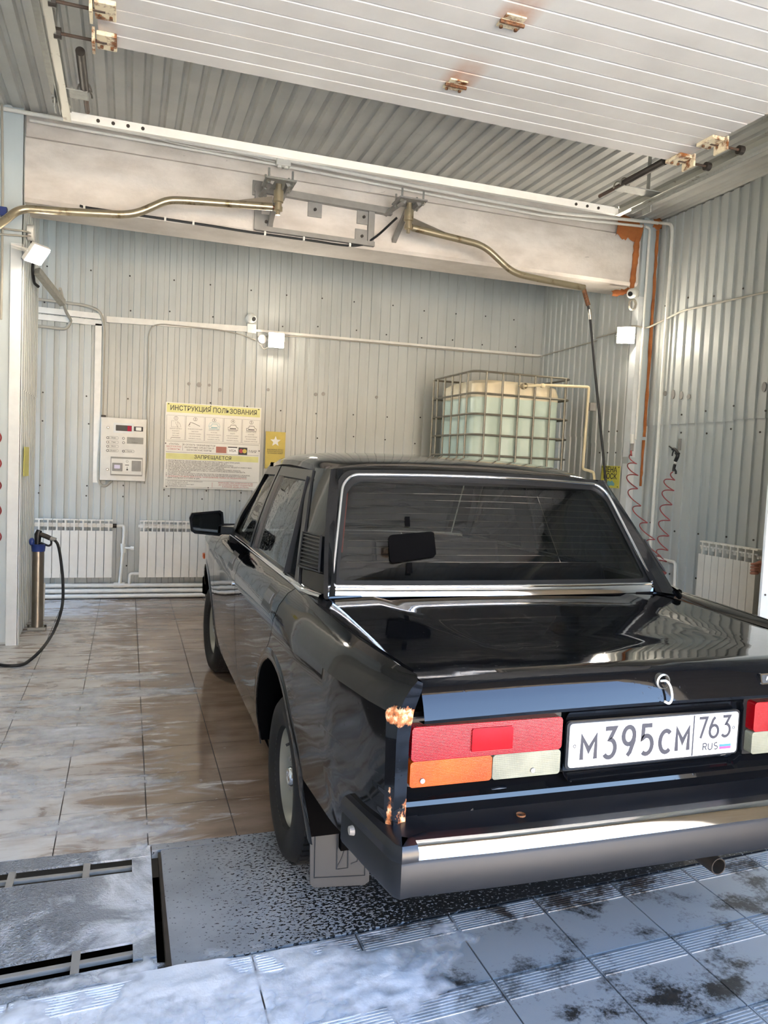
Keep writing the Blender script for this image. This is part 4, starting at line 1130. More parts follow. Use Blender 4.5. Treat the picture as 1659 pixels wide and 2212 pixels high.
# interior
def seat(x, v, wid, name):
    bm = BM(); box(bm, (x, v+.05, .42), (wid, .50, .16)); s = cp(name, bm, M['seat_cloth'], bevel=.03)
    bm = BM(); box(bm, (x, v-.24, .74), (wid, .12, .58), Euler((radians(-14), 0, 0))); cp('seat_back', bm, M['seat_cloth'], s, bevel=.03)
    return s
for x in (-.34, .34):
    s = seat(x, 1.28, .48, 'front_seat')
s = seat(0, .38, 1.24, 'rear_seat')
bm = BM(); box2(bm, (-.64, -.12, .93), (.64, .10, .955)); cp('parcel_shelf', bm, M['interior'], bevel=.006)
bm = BM(); box2(bm, (-.66, 1.62, .70), (.66, 1.90, .95)); cp('dashboard', bm, M['interior'], bevel=.03)
bm = BM(); P = [Vector((-.34+.19*cos(2*pi*k/28), 1.50+.05*sin(2*pi*k/28), .88+.18*sin(2*pi*k/28))) for k in range(28)]; tube(bm, P, .012, 8, True); st = cp('steering_wheel', bm, M['dark_plastic'])
bm = BM(); cyl(bm, (-.34, 1.50, .88), (-.34, 1.64, .82), .03, 12); box(bm, (-.34, 1.50, .88), (.34, .02, .035)); cp('steering_column', bm, M['dark_plastic'], st)
bm = BM(); box(bm, (0, 1.44, 1.30), (.24, .03, .065)); im = cp('interior_mirror', bm, M['dark_plastic'], bevel=.01)
bm = BM(); box2(bm, (-.70, -.06, .32), (.70, 1.9, .36)); cp('cabin_floor', bm, M['interior'])
# ================================================================ raised sectional door
DZ = 3.25
dx0, dx1 = -.165, 3.025
sd_ = empty('sectional_door', (1.43, 2.3, DZ), 'white sectional garage door rolled up flat under the ceiling with rusty hinges', 'garage door')
joints = [.68, 1.253, 1.826, 2.398, 2.970, 3.543, 3.864]
for k in range(len(joints)-1):
    a, b = joints[k]+.003, joints[k+1]-.003; L = b-a; n = max(2, round(L/.1145)); pr = [(a, 0)]
    for i in range(1, n):
        y = a+L*i/n; pr += [(y-.007, 0), (y-.002, .007), (y+.002, .007), (y+.007, 0)]
    pr += [(b, 0), (b, .04), (a, .04)]
    bm = BM(); prism(bm, pr, lambda y, z: Vector((dx0, y, DZ+z)), (dx1-dx0, 0, 0)); sec = finish('door_section', bm, M['door_panel'], sd_)
    if k < len(joints)-2:
        y = joints[k+1]
        for x, w in ((1.465, .10),):
            h = BM(); box(h, (x, y+.018, DZ-.006), (w, .05, .010)); hg = finish('hinge', h, M['rusty_bracket'], sd_, bevel=.002)
            h = BM(); cyl(h, (x-w*.55, y-.004, DZ-.013), (x+w*.55, y-.004, DZ-.013), .008, 10); finish('hinge_pin', h, M['rusty_bolt'], hg)
            for sx in (-.034, .034):
                h = BM(); cyl(h, (x+sx, y+.030, DZ-.010), (x+sx, y+.030, DZ-.020), .008, 6); finish('hinge_bolt', h, M['rusty_bolt'], hg)
            h = BM(); box(h, (x, y-.030, DZ-.003), (w*.9, .030, .006)); finish('hinge_leaf', h, M['rusty_bracket'], hg)
# end brackets with rollers, both sides
for sx, xe in ((-1, dx0), (1, dx1)):
    for y, big in ((3.80, 1), (3.543, 0), (2.97, 0), (2.398, 0)):
        x = xe-sx*.035
        bm = BM(); box(bm, (x, y, DZ-.012), (.085, .13, .020)); br = finish('end_bracket', bm, M['rusty_bracket'], sd_, bevel=.003)
        bm = BM(); box(bm, (xe+sx*.02, y-.02, DZ-.030), (.012, .10, .07)); finish('bracket_flange', bm, M['rusty_bracket'], br)
        bm = BM(); cyl(bm, (x, y, DZ-.020), (xe+sx*.19, y, DZ-.020), .007, 10); finish('roller_axle', bm, M['rust_rod'], br)
        bm = BM(); cyl(bm, (xe+sx*.155, y, DZ-.020), (xe+sx*.185, y, DZ-.020), .024, 16); finish('roller', bm, M['dark_iron'], br)
        for k in (-1, 1):
            bm = BM(); cyl(bm, (x+.022*k, y+.03, DZ-.020), (x+.022*k, y+.03, DZ-.032), .008, 6); finish('bracket_bolt', bm, M['rusty_bolt'], br)
# horizontal tracks, hangers, cross channel
tr_ = empty('door_track', (1.43, 2.6, DZ), 'galvanised door tracks with white cross channel hung in front of the beam', 'door track')
for sx, X in ((-1, -.368), (1, 3.242)):
    bm = BM(); pr = [(-.03*sx, -.035), (.012*sx, -.035), (.012*sx, .022), (-.03*sx, .022), (-.03*sx, .018), (.008*sx, .018), (.008*sx, -.031), (-.03*sx, -.031)]
    prism(bm, pr, lambda a, z: Vector((X+a, .15, DZ+z)), (0, 4.58, 0)); finish('track_rail', bm, M['worn_rail'], tr_)
    bm = BM(); prism(bm, [(.014*sx, -.055), (.018*sx, -.055), (.018*sx, .045), (.014*sx, .045)], lambda a, z: Vector((X+a, .15, DZ+z)), (0, 4.45, 0)); beam_box(bm, (X+.04*sx, .15, DZ+.045), (X+.04*sx, 4.6, DZ+.045), .05, .004); finish('angle_rail', bm, M['galvanised'], tr_)
    for y in (4.45, 2.9, 1.3):
        bm = BM(); beam_box(bm, (X+.03*sx, y, DZ-.06), (X+.03*sx, y, CEIL-.01), .035, .004, Vector((1, 0, 0))); hgr = finish('hanger_strap', bm, M['galvanised'], tr_)
        bm = BM(); box(bm, (X+.03*sx, y, DZ-.03), (.008, .09, .13)); finish('hanger_plate', bm, M['galvanised'], hgr, bevel=.002)
        for k in (-1, 1):
            bm = BM(); cyl(bm, (X+.022*sx, y+.02*k, DZ-.045), (X+.045*sx, y+.02*k, DZ-.045), .007, 6); finish('strap_bolt', bm, M['steel'], hgr)
    # push-spring buffer rod
    xr = X-sx*.27 if sx > 0 else X+.115
    ya, yb = (3.90, 4.56) if sx > 0 else (3.99, 4.66)
    bm = BM(); cyl(bm, (xr, ya, DZ+.01), (xr, ya+.40, DZ+.01), .022, 16); sp_ = finish('buffer_spring', bm, M['dark_iron'], tr_, smooth=40)
    bm = BM(); cyl(bm, (xr, ya+.40, DZ+.01), (xr, yb, DZ+.01), .013, 12); finish('buffer_rod', bm, M['rust_rod'], sp_, smooth=40)
    bm = BM(); box(bm, ((xr+X)/2, ya+.42, DZ-.012), (abs(X-xr)+.03, .10, .006)); finish('buffer_plate', bm, M['galvanised'], sp_)
    for k in (-1, 1):
        bm = BM(); tube(bm, [(xr+.034*cos(radians(t)), ya+.42+.035*k, DZ-.006+.046*sin(radians(t))) for t in range(0, 181, 20)], .005, 8); finish('u_bolt', bm, M['steel'], sp_)
bm = BM(); pr = [(0, -.024), (.03, -.024), (.03, -.020), (.005, -.020), (.005, .020), (.03, .020), (.03, .024), (0, .024)]
prism(bm, pr, lambda a, z: Vector((-.37, 4.735+a, DZ+.002+z)), (3.615, 0, 0)); cc = finish('cross_channel', bm, M['white_paint'], tr_)
for k in range(7):
    bm = BM(); x = -.20+k*.08 if k < 4 else 2.9+(k-4)*.09; cyl(bm, (x, 4.737, DZ), (x, 4.730, DZ), .010, 10); finish('channel_hole', bm, M['dark_iron'], cc)
# ================================================================ conduits along the beam
def conduit(name, pts, r, mat, label, cat='conduit', group=None, fil=.04, n=10):
    bm = BM(); tube(bm, fillet(pts, fil) if fil else [Vector(p) for p in pts], r, n); return one(name, bm, M[mat], label, cat, group, smooth=40)
conduit('cable_conduit', [(-1.3, 5.872, 3.668), (-.6, 5.872, 3.665), (1.2, 5.872, 3.643), (2.6, 5.872, 3.605), (3.4, 5.872, 3.596), (4.35, 5.872, 3.652), (4.448, 5.872, 3.655)], .014, 'white_plastic', 'thicker white plastic conduit running along the top of the beam', fil=.05)
conduit('cable_conduit', [(4.455, 5.86, 3.655), (4.458, 5.70, 3.60), (4.462, 5.69, 3.5), (4.462, 5.70, .05)], .014, 'white_plastic', 'white plastic conduit running down the right wall beside the orange foam seam', fil=.05)
conduit('cable_conduit', [(-.69, 5.925, 3.640), (1.02, 5.925, 3.622), (2.6, 5.925, 3.585), (3.3, 5.925, 3.575), (4.30, 5.895, 3.612)], .011, 'white_plastic', 'thinner white plastic conduit running along the top of the beam', fil=.05)
conduit('cable_conduit', [(4.32, 5.885, 3.612), (4.372, 5.885, 3.60), (4.368, 5.885, 1.72)], .011, 'white_plastic', 'white plastic conduit running down the right pier to the hose coupling', fil=.03)
conduit('cable', [(.1, 5.91, 3.655), (.5, 5.88, 3.625), (.75, 5.90, 3.645), (1.0, 5.90, 3.63)], .004, 'white_plastic', 'thin loose white cable sagging over the beam conduits by the junction box', 'cable', fil=0, n=6)
jb = pY(612, 343, 5.88); e = empty('junction_box', jb, 'white square junction box with cable glands on the beam conduits', 'junction box')
bm = BM(); box(bm, jb, (.11, .06, .11)); finish('box_body', bm, M['white_plastic'], e, bevel=.008)
bm = BM(); cyl(bm, jb+Vector((.01, -.028, .01)), jb+Vector((.01, -.036, .01)), .028, 16); finish('box_lid', bm, M['white_plastic'], e)
for dx in (-.025, .025):
    bm = BM(); cyl(bm, jb+Vector((dx, 0, -.05)), jb+Vector((dx, 0, -.072)), .016, 10); finish('cable_gland', bm, M['white_plastic'], e)
# dark cable clipped along the beam's lower edge up to the boom bracket
cb = [(-.36, 5.936, 3.118), (-.3, 5.936, 3.112), (0, 5.936, 3.110), (.5, 5.936, 3.106), (.85, 5.936, 3.10), (1.3, 5.936, 3.10), (1.65, 5.936, 3.105), (1.80, 5.90, 3.17), (1.93, 5.72, 3.30)]
bm = BM(); tube(bm, smooth_pts(cb, 6), .009, 8); e = one('hose_line', bm, M['black_rubber'], 'black feed hose clipped along the lower edge of the beam', 'hose', smooth=40)
for x in (-.33, -.05, .22, .42, .95, 1.25, 1.62):
    bm = BM(); box(bm, (x, 5.932, 3.106), (.014, .026, .030)); finish('hose_clip', bm, M['white_plastic'], e)
# ================================================================ swinging wash booms
bf = empty('boom_bracket', (1.35, 5.94, 3.2), 'grey steel frame bolted to the beam carrying both boom pivots', 'bracket')
fm = M['grey_iron']; Yb = 5.932
def bar(a, b, w, h, nm='frame_member', mat=None, up=Vector((0, -1, 0))):
    bm = BM(); beam_box(bm, a, b, w, h, up); return finish(nm, bm, mat or fm, bf)
bar((.86, Yb, 3.425), (1.95, Yb-.02, 3.40), .05, .05); bar((.89, Yb, 3.46), (.89, Yb, 3.12), .05, .05); bar((1.785, Yb, 3.42), (1.785, Yb, 3.13), .05, .05); bar((.88, Yb, 3.135), (1.82, Yb, 3.135), .035, .04)
for x, z in ((1.33, 3.335), (1.725, 3.335), (1.715, 3.185), (.955, 3.19), (.90, 3.43)):
    bm = BM(); box(bm, (x, Yb+.004, z), (.11, .012, .11)); ft = finish('mounting_plate', bm, fm, bf, bevel=.002)
    bm = BM(); cyl(bm, (x, Yb, z), (x, Yb-.016, z), .012, 6); finish('plate_bolt', bm, M['dark_iron'], ft)
for i, (px, pz) in enumerate(((.985, 3.36), (1.985, 3.375))):
    bar((px, 5.935, pz-.19), (px, 5.62, pz-.02), .035, .035, 'brace'); bar((px-.08, 5.93, pz+.01), (px-.06, 5.55, pz), .03, .03, 'brace'); bar((px+.08, 5.93, pz+.01), (px+.06, 5.55, pz), .03, .03, 'brace')
    bm = BM(); box(bm, (px, 5.60, pz+.012), (.22, .20, .012)); pl = finish('pivot_plate', bm, fm if i else M['galvanised'], bf, bevel=.002)
    for dx in (-.085, .085):
        for dy in (-.07, .07):
            bm = BM(); cyl(bm, (px+dx, 5.60+dy, pz-.02), (px+dx, 5.60+dy, pz+.085), .008, 8); st_ = finish('stud', bm, M['galvanised'], pl)
            bm = BM(); cyl(bm, (px+dx, 5.60+dy, pz-.012), (px+dx, 5.60+dy, pz+.002), .015, 6); finish('nut', bm, M['steel'], st_)
def boom(name, pv, pts, label, gus):
    e = empty(name, pv, label, 'wash boom'); pv = Vector(pv)
    bm = BM(); lathe(bm, [(.022, .10), (.022, .02), (.036, .02), (.036, -.06), (.026, -.065), (.026, -.09), (.032, -.092), (.032, -.12), (.015, -.125), (.015, -.15), (.001, -.15)], 20, pv); finish('swivel', bm, M['brass_pipe'], e, smooth=35)
    bm = BM(); P = fillet(pts, .10, 6); tube(bm, P, .026, 14); finish('boom_pipe', bm, M['brass_pipe'], e, smooth=40)
    a, b = Vector(pts[0]), Vector(pts[1]); d = (b-a).normalized()
    bm = BM(); g_ = [a+Vector((0, 0, .02)), a+Vector((0, 0, .075)), a+d*gus+Vector((0, 0, .022))]
    A = [bm.verts.new(p+Vector((0, -.004, 0))) for p in g_]; B_ = [bm.verts.new(p+Vector((0, .004, 0))) for p in g_]
    bm.faces.new(A); bm.faces.new(B_[::-1])
    for i in range(3): bm.faces.new((A[i], A[(i+1) % 3], B_[(i+1) % 3], B_[i]))
    finish('gusset', bm, M['stainless'], e)
    bm = BM(); cyl(bm, pv+Vector((0, 0, -.105)), a-d*0+d*.02, .016, 12); finish('elbow', bm, M['rusty_bolt'], e)
    return e
Yq = 5.60
pv = (.985, Yq, 3.30)
boom('wash_boom', pv, [pY(588, 447, Yq), pY(400, 433, Yq), pY(362, 432, Yq), pY(288, 465, Yq), pY(150, 458, Yq), pY(43, 450, Yq), pY(8, 478, Yq-.05), pY(-25, 500, Yq-.1)], 'bent stainless wash boom swung to the left along the beam', .28)
pv = (1.985, Yq, 3.31)
bo2 = boom('wash_boom', pv, [pY(890, 492, Yq), pY(1045, 530, Yq), pY(1108, 590, Yq), pY(1170, 604, Yq), pY(1262, 622, Yq)], 'bent stainless wash boom swung to the right with a hanging hose', .30)
# hose hanging from the right boom
hp = [pY(1260, 620, Yq), pY(1266, 640, Yq), pY(1275, 690, Yq), pY(1286, 810, Yq), pY(1295, 900, Yq), pY(1310, 1060, Yq), Vector((3.96, Yq, .80)), Vector((3.99, 5.55, .30)), Vector((3.9, 5.4, .03)), Vector((3.7, 5.1, .014))]
bm = BM(); tube(bm, smooth_pts(hp, 6), .011, 10); hz = one('pressure_hose', bm, M['black_rubber'], 'black pressure hose hanging from the right boom down behind the car', 'hose', smooth=40)
bm = BM(); tube(bm, smooth_pts([pY(1259, 618, Yq), pY(1264, 636, Yq), pY(1271, 660, Yq)], 4), .019, 12); finish('hose_socket', bm, M['rusty_bolt'], hz, smooth=40)
bm = BM(); cyl(bm, pY(1273, 668, Yq), pY(1275.5, 690, Yq), .015, 10); finish('hose_coupling', bm, M['steel'], hz, smooth=40)

# ================================================================ floodlights
def flood(name, c, nrm, size, label, arm_to):
    c = Vector(c); n = Vector(nrm).normalized(); e = empty(name, c, label, 'lamp', 'LED floodlights')
    s = n.cross(Vector((0, 0, 1))).normalized(); u = s.cross(n)
    f = frame(c, s, u)
    def B(w, h, z0, z1, nm, mat, par, bev=.004):
        bm = BM(); box2(bm, (-w/2, -h/2, z0), (w/2, h/2, z1)); bmesh.ops.transform(bm, matrix=f, verts=bm.verts); return finish(nm, bm, mat, par, bevel=bev)
    zsgn = 1 if (f.to_3x3() @ Vector((0, 0, 1))).dot(n) > 0 else -1
    B(size*1.16, size*1.1, *sorted((-.035*zsgn, -.004*zsgn)), 'housing', M['white_plastic'], e)
    g_ = B(size, size*.92, *sorted((-.003*zsgn, .006*zsgn)), 'led_panel', M['lamp_glow'], e, 0)
    bm = BM(); tube(bm, [f @ Vector((-size*.62, 0, -.02*zsgn)), f @ Vector((-size*.62, -.02, -.07*zsgn)), f @ Vector((size*.62, -.02, -.07*zsgn)), f @ Vector((size*.62, 0, -.02*zsgn))], .006, 8); finish('bracket', bm, M['white_plastic'], e)
    bm = BM(); beam_box(bm, f @ Vector((0, 0, -.03*zsgn)), arm_to, .03, .012, Vector((1, .1, .2))); finish('arm', bm, M['white_plastic'], e)
    return e
l2 = pY(597, 735, 7.64); flood('floodlight', l2, (-.05, -1, -.10), .135, 'square LED floodlight glowing on the back wall above the instruction board', l2+Vector((0, .09, 0)))
l3 = pX(1352, 724, 4.22); flood('floodlight', l3, (-.55, -.80, -.12), .135, 'square LED floodlight glowing on the right pier below the camera', l3+Vector((.11, .04, 0)))
l1 = pX(82, 552, -.60); flood('floodlight', l1, (.55, -.42, -.62), .125, 'tilted LED floodlight glowing on the left pier', l1+Vector((-.165, .02, .05)))
# ================================================================ cameras, boxes, trunking on the back wall
def dome(name, c, nrm, r, label, base_to):
    c = Vector(c); n = Vector(nrm).normalized(); e = empty(name, c, label, 'camera', 'surveillance cameras')
    bm = BM(); ball(bm, c, r, 20); finish('camera_ball', bm, M['white_plastic'], e, smooth=0)
    bm = BM(); cyl(bm, c+n*r*.62, c+n*r*1.04, r*.62, 18); finish('lens_ring', bm, M['white_plastic'], e, smooth=40)
    bm = BM(); cyl(bm, c+n*r*1.0, c+n*r*1.08, r*.46, 16); finish('lens', bm, M['dark_plastic'], e)
    bm = BM(); cyl(bm, base_to, c*.4+Vector(base_to)*.6, r*1.02, 20, r*.9); finish('camera_base', bm, M['white_plastic'], e, smooth=40)
c = pY(543, 687, 7.66); dome('dome_camera', c, (.35, -.85, -.30), .048, 'white dome security camera on the back wall above a square box', c+Vector((0, .075, 0)))
c = pY(1365, 634, 5.85); dome('dome_camera', c, (-.75, -.55, -.25), .045, 'white dome security camera on the right pier under the beam', c+Vector((.06, .055, .02)))
c = pY(1367, 658, 5.87); bm = BM(); P = []
for k in range(66): a = 2*pi*k/13; P.append(c+Vector((.034*cos(a), -.010+.0035*k/8, .046*sin(a))))
tube(bm, P, .0055, 6); one('cable_coil', bm, M['grey_cable'], 'coiled spare grey cable hung under the pier camera', 'cable', smooth=40)
def wbox(name, px, size, Y, mat, label, cat, bevel=.005, **kw):
    c = pY(*px, Y); bm = BM(); box(bm, c, size); return one(name, bm, M[mat], label, cat, bevel=bevel, **kw)
wbox('connection_box', (543, 710), (.088, .05, .088), 7.71, 'white_plastic', 'small white square connection box under the back wall camera', 'junction box')
c = pY(566, 733, 7.71); bm = BM(); cyl(bm, c+Vector((0, .02, 0)), c+Vector((0, -.022, 0)), .042, 24); one('round_box', bm, M['white_plastic'], 'round white junction box beside the back wall floodlight', 'junction box', smooth=40)
def duct(pts, w, name, label, Y=7.72, cat='trunking', th=.02):
    bm = BM()
    for a, b in zip(pts[:-1], pts[1:]): beam_box(bm, a, b, w, th, Vector((0, -1, 0)))
    return one(name, bm, M['white_plastic'], label, cat)
Yt = 7.715
duct([(-1.4, Yt, 2.665), (-.245, Yt, 2.650)], .052, 'cable_trunking', 'upper white cable trunking entering from the left above the terminal')
duct([(-1.4, Yt, 2.600), (-.235, Yt, 2.588)], .050, 'cable_trunking', 'lower white cable trunking entering from the left above the terminal')
duct([(-.215, Yt, 2.63), (1.09, Yt, 2.668)], .055, 'cable_trunking', 'white cable trunking across the back wall to the camera box')
duct([(-.285, Yt, 2.58), (-.278, Yt, 1.10)], .058, 'cable_trunking', 'white vertical trunking dropping to the left of the payment terminal')
duct([(1.175, Yt, 2.662), (4.40, Yt, 2.69)], .024, 'cable_trunking', 'thin white trunking from the camera box to the right corner', th=.016)
conduit('grey_conduit', [(-1.3, 7.69, 2.76), (-.40, 7.69, 2.735), (-.27, 7.69, 2.70), (-.235, 7.69, 2.56), (-.235, 7.69, 1.75), (-.262, 7.70, 1.3), (-.258, 7.70, 1.10), (-.20, 7.70, 1.06), (-.14, 7.70, 1.12)], .013, 'grey_cable', 'grey flexible conduit curving down to the payment terminal', fil=.10)
conduit('grey_conduit', [pX(130, 624, -.56), Vector((-.55, 7.4, 2.62)), Vector((-.52, 7.69, 2.58)), Vector((-.56, 7.69, 2.50)), Vector((-1.3, 7.69, 2.52))], .014, 'grey_cable', 'grey flexible conduit looping under the trunking by the left pier', fil=.08)
conduit('cable', [pY(552, 735, 7.70), pY(520, 722, 7.70), pY(470, 712, 7.70), pY(350, 700, 7.70), pY(330, 703, 7.70), pY(321, 720, 7.70), pY(320, 800, 7.70), pY(317, 870, 7.70), pY(319, 1000, 7.70), pY(312, 1045, 7.70)], .006, 'grey_cable', 'thin grey cable sagging from the floodlight box down past the terminal', 'cable', fil=.06, n=8)
conduit('cable', [Vector((1.19, 7.70, 2.60)), Vector((1.6, 7.70, 2.645)), Vector((2.5, 7.70, 2.65)), Vector((3.5, 7.70, 2.655)), Vector((4.36, 7.70, 2.675)), Vector((4.39, 7.60, 2.69)), Vector((4.385, 6.55, 2.715))], .007, 'grey_cable', 'grey cable running along the back wall and round the back corner', 'cable', fil=.05, n=8)
conduit('cable', [Vector((4.312, 6.52, 2.717)), Vector((4.312, 5.99, 2.73))], .007, 'grey_cable', 'short grey cable on the corrugated pier side reaching the pier floodlight', 'cable', fil=0, n=8)
conduit('cable', [Vector((4.30, 5.96, 2.745)), Vector((4.31, 5.89, 2.735)), Vector((4.40, 5.885, 2.72)), Vector((4.455, 5.80, 2.76)), Vector((4.472, 5.5, 2.82)), Vector((4.472, 4.6, 2.80)), Vector((4.472, 3.7, 2.78))], .008, 'grey_cable', 'grey cable sagging along the right wall from the pier floodlight', 'cable', fil=.05, n=8)
conduit('cable', [pX(545, 760, 1.2) if False else pY(561, 744, 7.69), pY(570, 755, 7.68), pY(580, 750, 7.66)], .004, 'grey_cable', 'short cable loop under the back wall floodlight', 'cable', fil=.01, n=6)
# left pier fittings
c = pX(64, 503, -.70); bm = BM(); cyl(bm, c+Vector((-.012, 0, 0)), c+Vector((.03, 0, 0)), .055, 22); one('round_box', bm, M['white_plastic'], 'round white junction box on the left pier above the floodlight', 'junction box', smooth=40)
for k, (ya, yb) in enumerate(((492, 497), (506, 508))):
    conduit('cable', [pY(-30, ya-6, 5.86), pY(0, ya, 5.86), pY(30, yb, 5.86), pY(52, yb+2, 5.86), c+Vector((.01, -.03, -.01-.02*k))], .007, 'grey_cable', ('upper' if not k else 'lower')+' grey cable crossing the left pier to the round box', 'cable', fil=.04, n=8)
conduit('cable', [c+Vector((.012, .02, -.03)), pX(72, 560, -.69), pX(70, 585, -.69), pX(74, 612, -.69), pX(84, 620, -.66)], .011, 'black_rubber', 'black cable drooping below the left pier floodlight', 'cable', fil=.05, n=8)
conduit('cable', [pY(4, 225, 5.86), pY(6, 400, 5.87), pY(4, 600, 5.87), pY(2, 690, 5.87)], .008, 'grey_cable', 'grey cable running down the left pier front at the picture edge', 'cable', fil=.05, n=8)
a, b = pX(80, 585, -.66), pX(136, 655, -.50)
bm = BM(); beam_box(bm, a, b, .06, .045, Vector((1, 0, 0))); sb = one('support_arm', bm, M['galvanised'], 'grey slanting metal bracket arm sticking out behind the left floodlight', 'bracket', bevel=.003)
c = pY(8, 458, 5.85); bm = BM(); box(bm, c, (.045, .05, .06)); one('blue_valve', bm, M['blue_plastic'], 'small blue valve handle at the left picture edge', 'valve', bevel=.004)
# ================================================================ payment terminal
TY = 7.60
t0 = pY(267, 970, TY); tx0, tx1, tz0, tz1 = -.243, .163, 1.13, 1.715
e = empty('payment_terminal', ((tx0+tx1)/2, 7.70, tz0), 'white metal payment terminal with buttons, display and cash slots on the back wall', 'terminal')
bm = BM(); box2(bm, (tx0, TY, tz0), (tx1, 7.735, tz1)); finish('cabinet', bm, M['white_paint'], e, bevel=.004)
def tpix(px, py): return pY(px, py, TY)
def tz(crop): # crop pixels of a 140x190 view, 11.64x
    return tpix(200+crop[0]/11.643, 880+crop[1]/11.643)
def trect(nm, a, b, mat, par=e, th=.006, bev=0, y=0., rr=.004):
    p, q = tz(a), tz(b); bm = BM()
    prism(bm, rrect(min(p.x, q.x), min(p.z, q.z), max(p.x, q.x), max(p.z, q.z), rr), lambda x, z: Vector((x, TY-y, z)), (0, -th, 0)); return finish(nm, bm, mat, par, bevel=bev)
dp = trect('display_frame', (530, 385), (1030, 660), M['trim_white'], th=.004); trect('display', (585, 440), (985, 605), M['dark_plastic'], dp, .003, y=.004)
M['led_red'] = emit('led_red', (190, 50, 70), .12)
trect('digit', (880, 465), (925, 600), M['led_red'], dp, .001, y=.007, rr=.001); trect('digit', (935, 470), (975, 605), M['led_red'], dp, .001, y=.007, rr=.001)
cr = trect('card_reader', (1040, 480), (1270, 610), M['dark_plastic']); trect('reader_window', (1090, 500), (1225, 590), M['paper_white'], cr, .002, y=.006)
for x, y in ((390, 505), (372, 1560)):
    c = tz((x, y)); bm = BM(); cyl(bm, c, c+Vector((0, -.008, 0)), .012, 16); lo = finish('lock', bm, M['ink_grey'], e)
    bm = BM(); cyl(bm, c+Vector((0, -.007, 0)), c+Vector((0, -.010, 0)), .007, 12); finish('lock_core', bm, M['steel'], lo)
for (x, y), s in (((380, 762), 'Вода'), ((378, 872), 'Пена'), ((378, 978), 'Воск'), ((375, 1085), 'Воздух'), ((775, 1100), 'Пауза')):
    c = tz((x, y)); bm = BM(); lathe(bm, [(.0075, -.001), (.0085, -.009), (.0115, -.009), (.0120, -.001)], 18, (c.x, TY, c.z), 'Y'); bt = finish('button', bm, M['ink_grey'], e, smooth=40)
    bm = BM(); cyl(bm, c, c+Vector((0, -.007, 0)), .0075, 14); finish('button_cap', bm, M['white_plastic'], bt)
    c = tz((x+150, y+2)); text_mesh('button_text', s, .016, M['ink'], frame((c.x, TY-.001, c.z), (1, 0, 0), (0, 0, 1)), e)
    P = rrect(c.x-.045, c.z-.012, c.x+.043, c.z+.012, .011); bm = BM(); tube(bm, [(a, TY-.001, b) for a, b in P], .0008, 4, True); finish('button_outline', bm, M['ink_grey'], e)
for y in (778, 886):
    c = tz((778, y)); bm = BM(); lathe(bm, [(.008, -.001), (.009, -.007), (.0115, -.007), (.0118, -.001)], 18, (c.x, TY, c.z), 'Y'); bt = finish('button', bm, M['ink_grey'], e, smooth=40)
    bm = BM(); cyl(bm, c, c+Vector((0, -.006, 0)), .008, 14); finish('button_cap', bm, M['white_plastic'], bt)
trect('label_strip', (865, 745), (1275, 930), M['grey_plastic'], th=.0015)
c = tz((1000, 790)); text_mesh('label_text', 'Оплата', .013, M['ink_grey'], frame((c.x, TY-.002, c.z), (1, 0, 0), (0, 0, 1)), e)
c = tz((1060, 885)); text_mesh('label_text', 'Пылесос', .013, M['ink_grey'], frame((c.x, TY-.002, c.z), (1, 0, 0), (0, 0, 1)), e)
pb = trect('cash_panel', (455, 1235), (1250, 1735), M['grey_plastic'], th=.010); trect('panel_face', (475, 1280), (1235, 1700), M['white_paint'], pb, .004, y=.010)
na = trect('note_acceptor', (495, 1390), (750, 1605), M['grey_iron'], pb, .012, y=.014); trect('note_slot', (545, 1440), (690, 1540), simple('slot_lilac', (214, 206, 226), .4), na, .003, y=.026)
cn = trect('coin_unit', (780, 1310), (950, 1610), M['paper_white'], pb, .004, y=.014)
c = tz((870, 1360)); bm = BM(); lathe(bm, [(.008, -.018), (.011, -.018)], 16, (c.x, TY, c.z), 'Y'); finish('coin_ring', bm, M['ink'], cn)
c = tz((865, 1450)); bm = BM(); box(bm, c+Vector((0, -.019, 0)), (.034, .002, .006)); finish('coin_slot', bm, M['ink'], cn)
c = tz((870, 1545)); bm = BM(); box(bm, c+Vector((0, -.019, .006)), (.004, .002, .026)); box(bm, c+Vector((0, -.019, -.008)), (.014, .002, .014)); finish('key_mark', bm, M['ink'], cn)
trect('bank_card_pad', (985, 1340), (1215, 1610), M['grey_iron'], pb, .010, y=.014)
bm = BM(); box2(bm, (tx0+.0, TY+.02, tz1), (tx0+.04, 7.73, tz1+.02)); finish('hinge_lug', bm, M['dark_iron'], e)
# ================================================================ instruction board
SY = 7.700
e = empty('instruction_board', (.80, 7.73, 1.07), 'large printed instruction board with yellow headings beside the terminal', 'sign')
bx0, bx1, bz0, bz1 = .335, 1.258, 1.073, 1.900
bm = BM(); box2(bm, (bx0, SY, bz0), (bx1, SY+.012, bz1)); finish('board', bm, M['paper_white'], e)
def sb2(u, v): return (bx0+(bx1-bx0)*u, bz1-(bz1-bz0)*v)
def srect(nm, u0, v0, u1, v1, mat, y=.001, par=e):
    a = sb2(u0, v0); b = sb2(u1, v1); bm = BM(); box2(bm, (a[0], SY-y, b[1]), (b[0], SY-y+.0008, a[1])); return finish(nm, bm, mat, par)
def stext(s, u, v, size, mat='ink', sx=1., bold=0, align='CENTER', y=.0022):
    x, z = sb2(u, v); return text_mesh('printed_line', s, size, M[mat], frame((x, SY-y, z), (1, 0, 0), (0, 0, 1)), e, align, .0003, sx, bold=bold)
srect('heading_band', .012, .01, .988, .115, M['yellow_print'])
stext('ИНСТРУКЦИЯ ПОЛЬЗОВАНИЯ', .5, .066, .066, 'ink', .855, .0006)
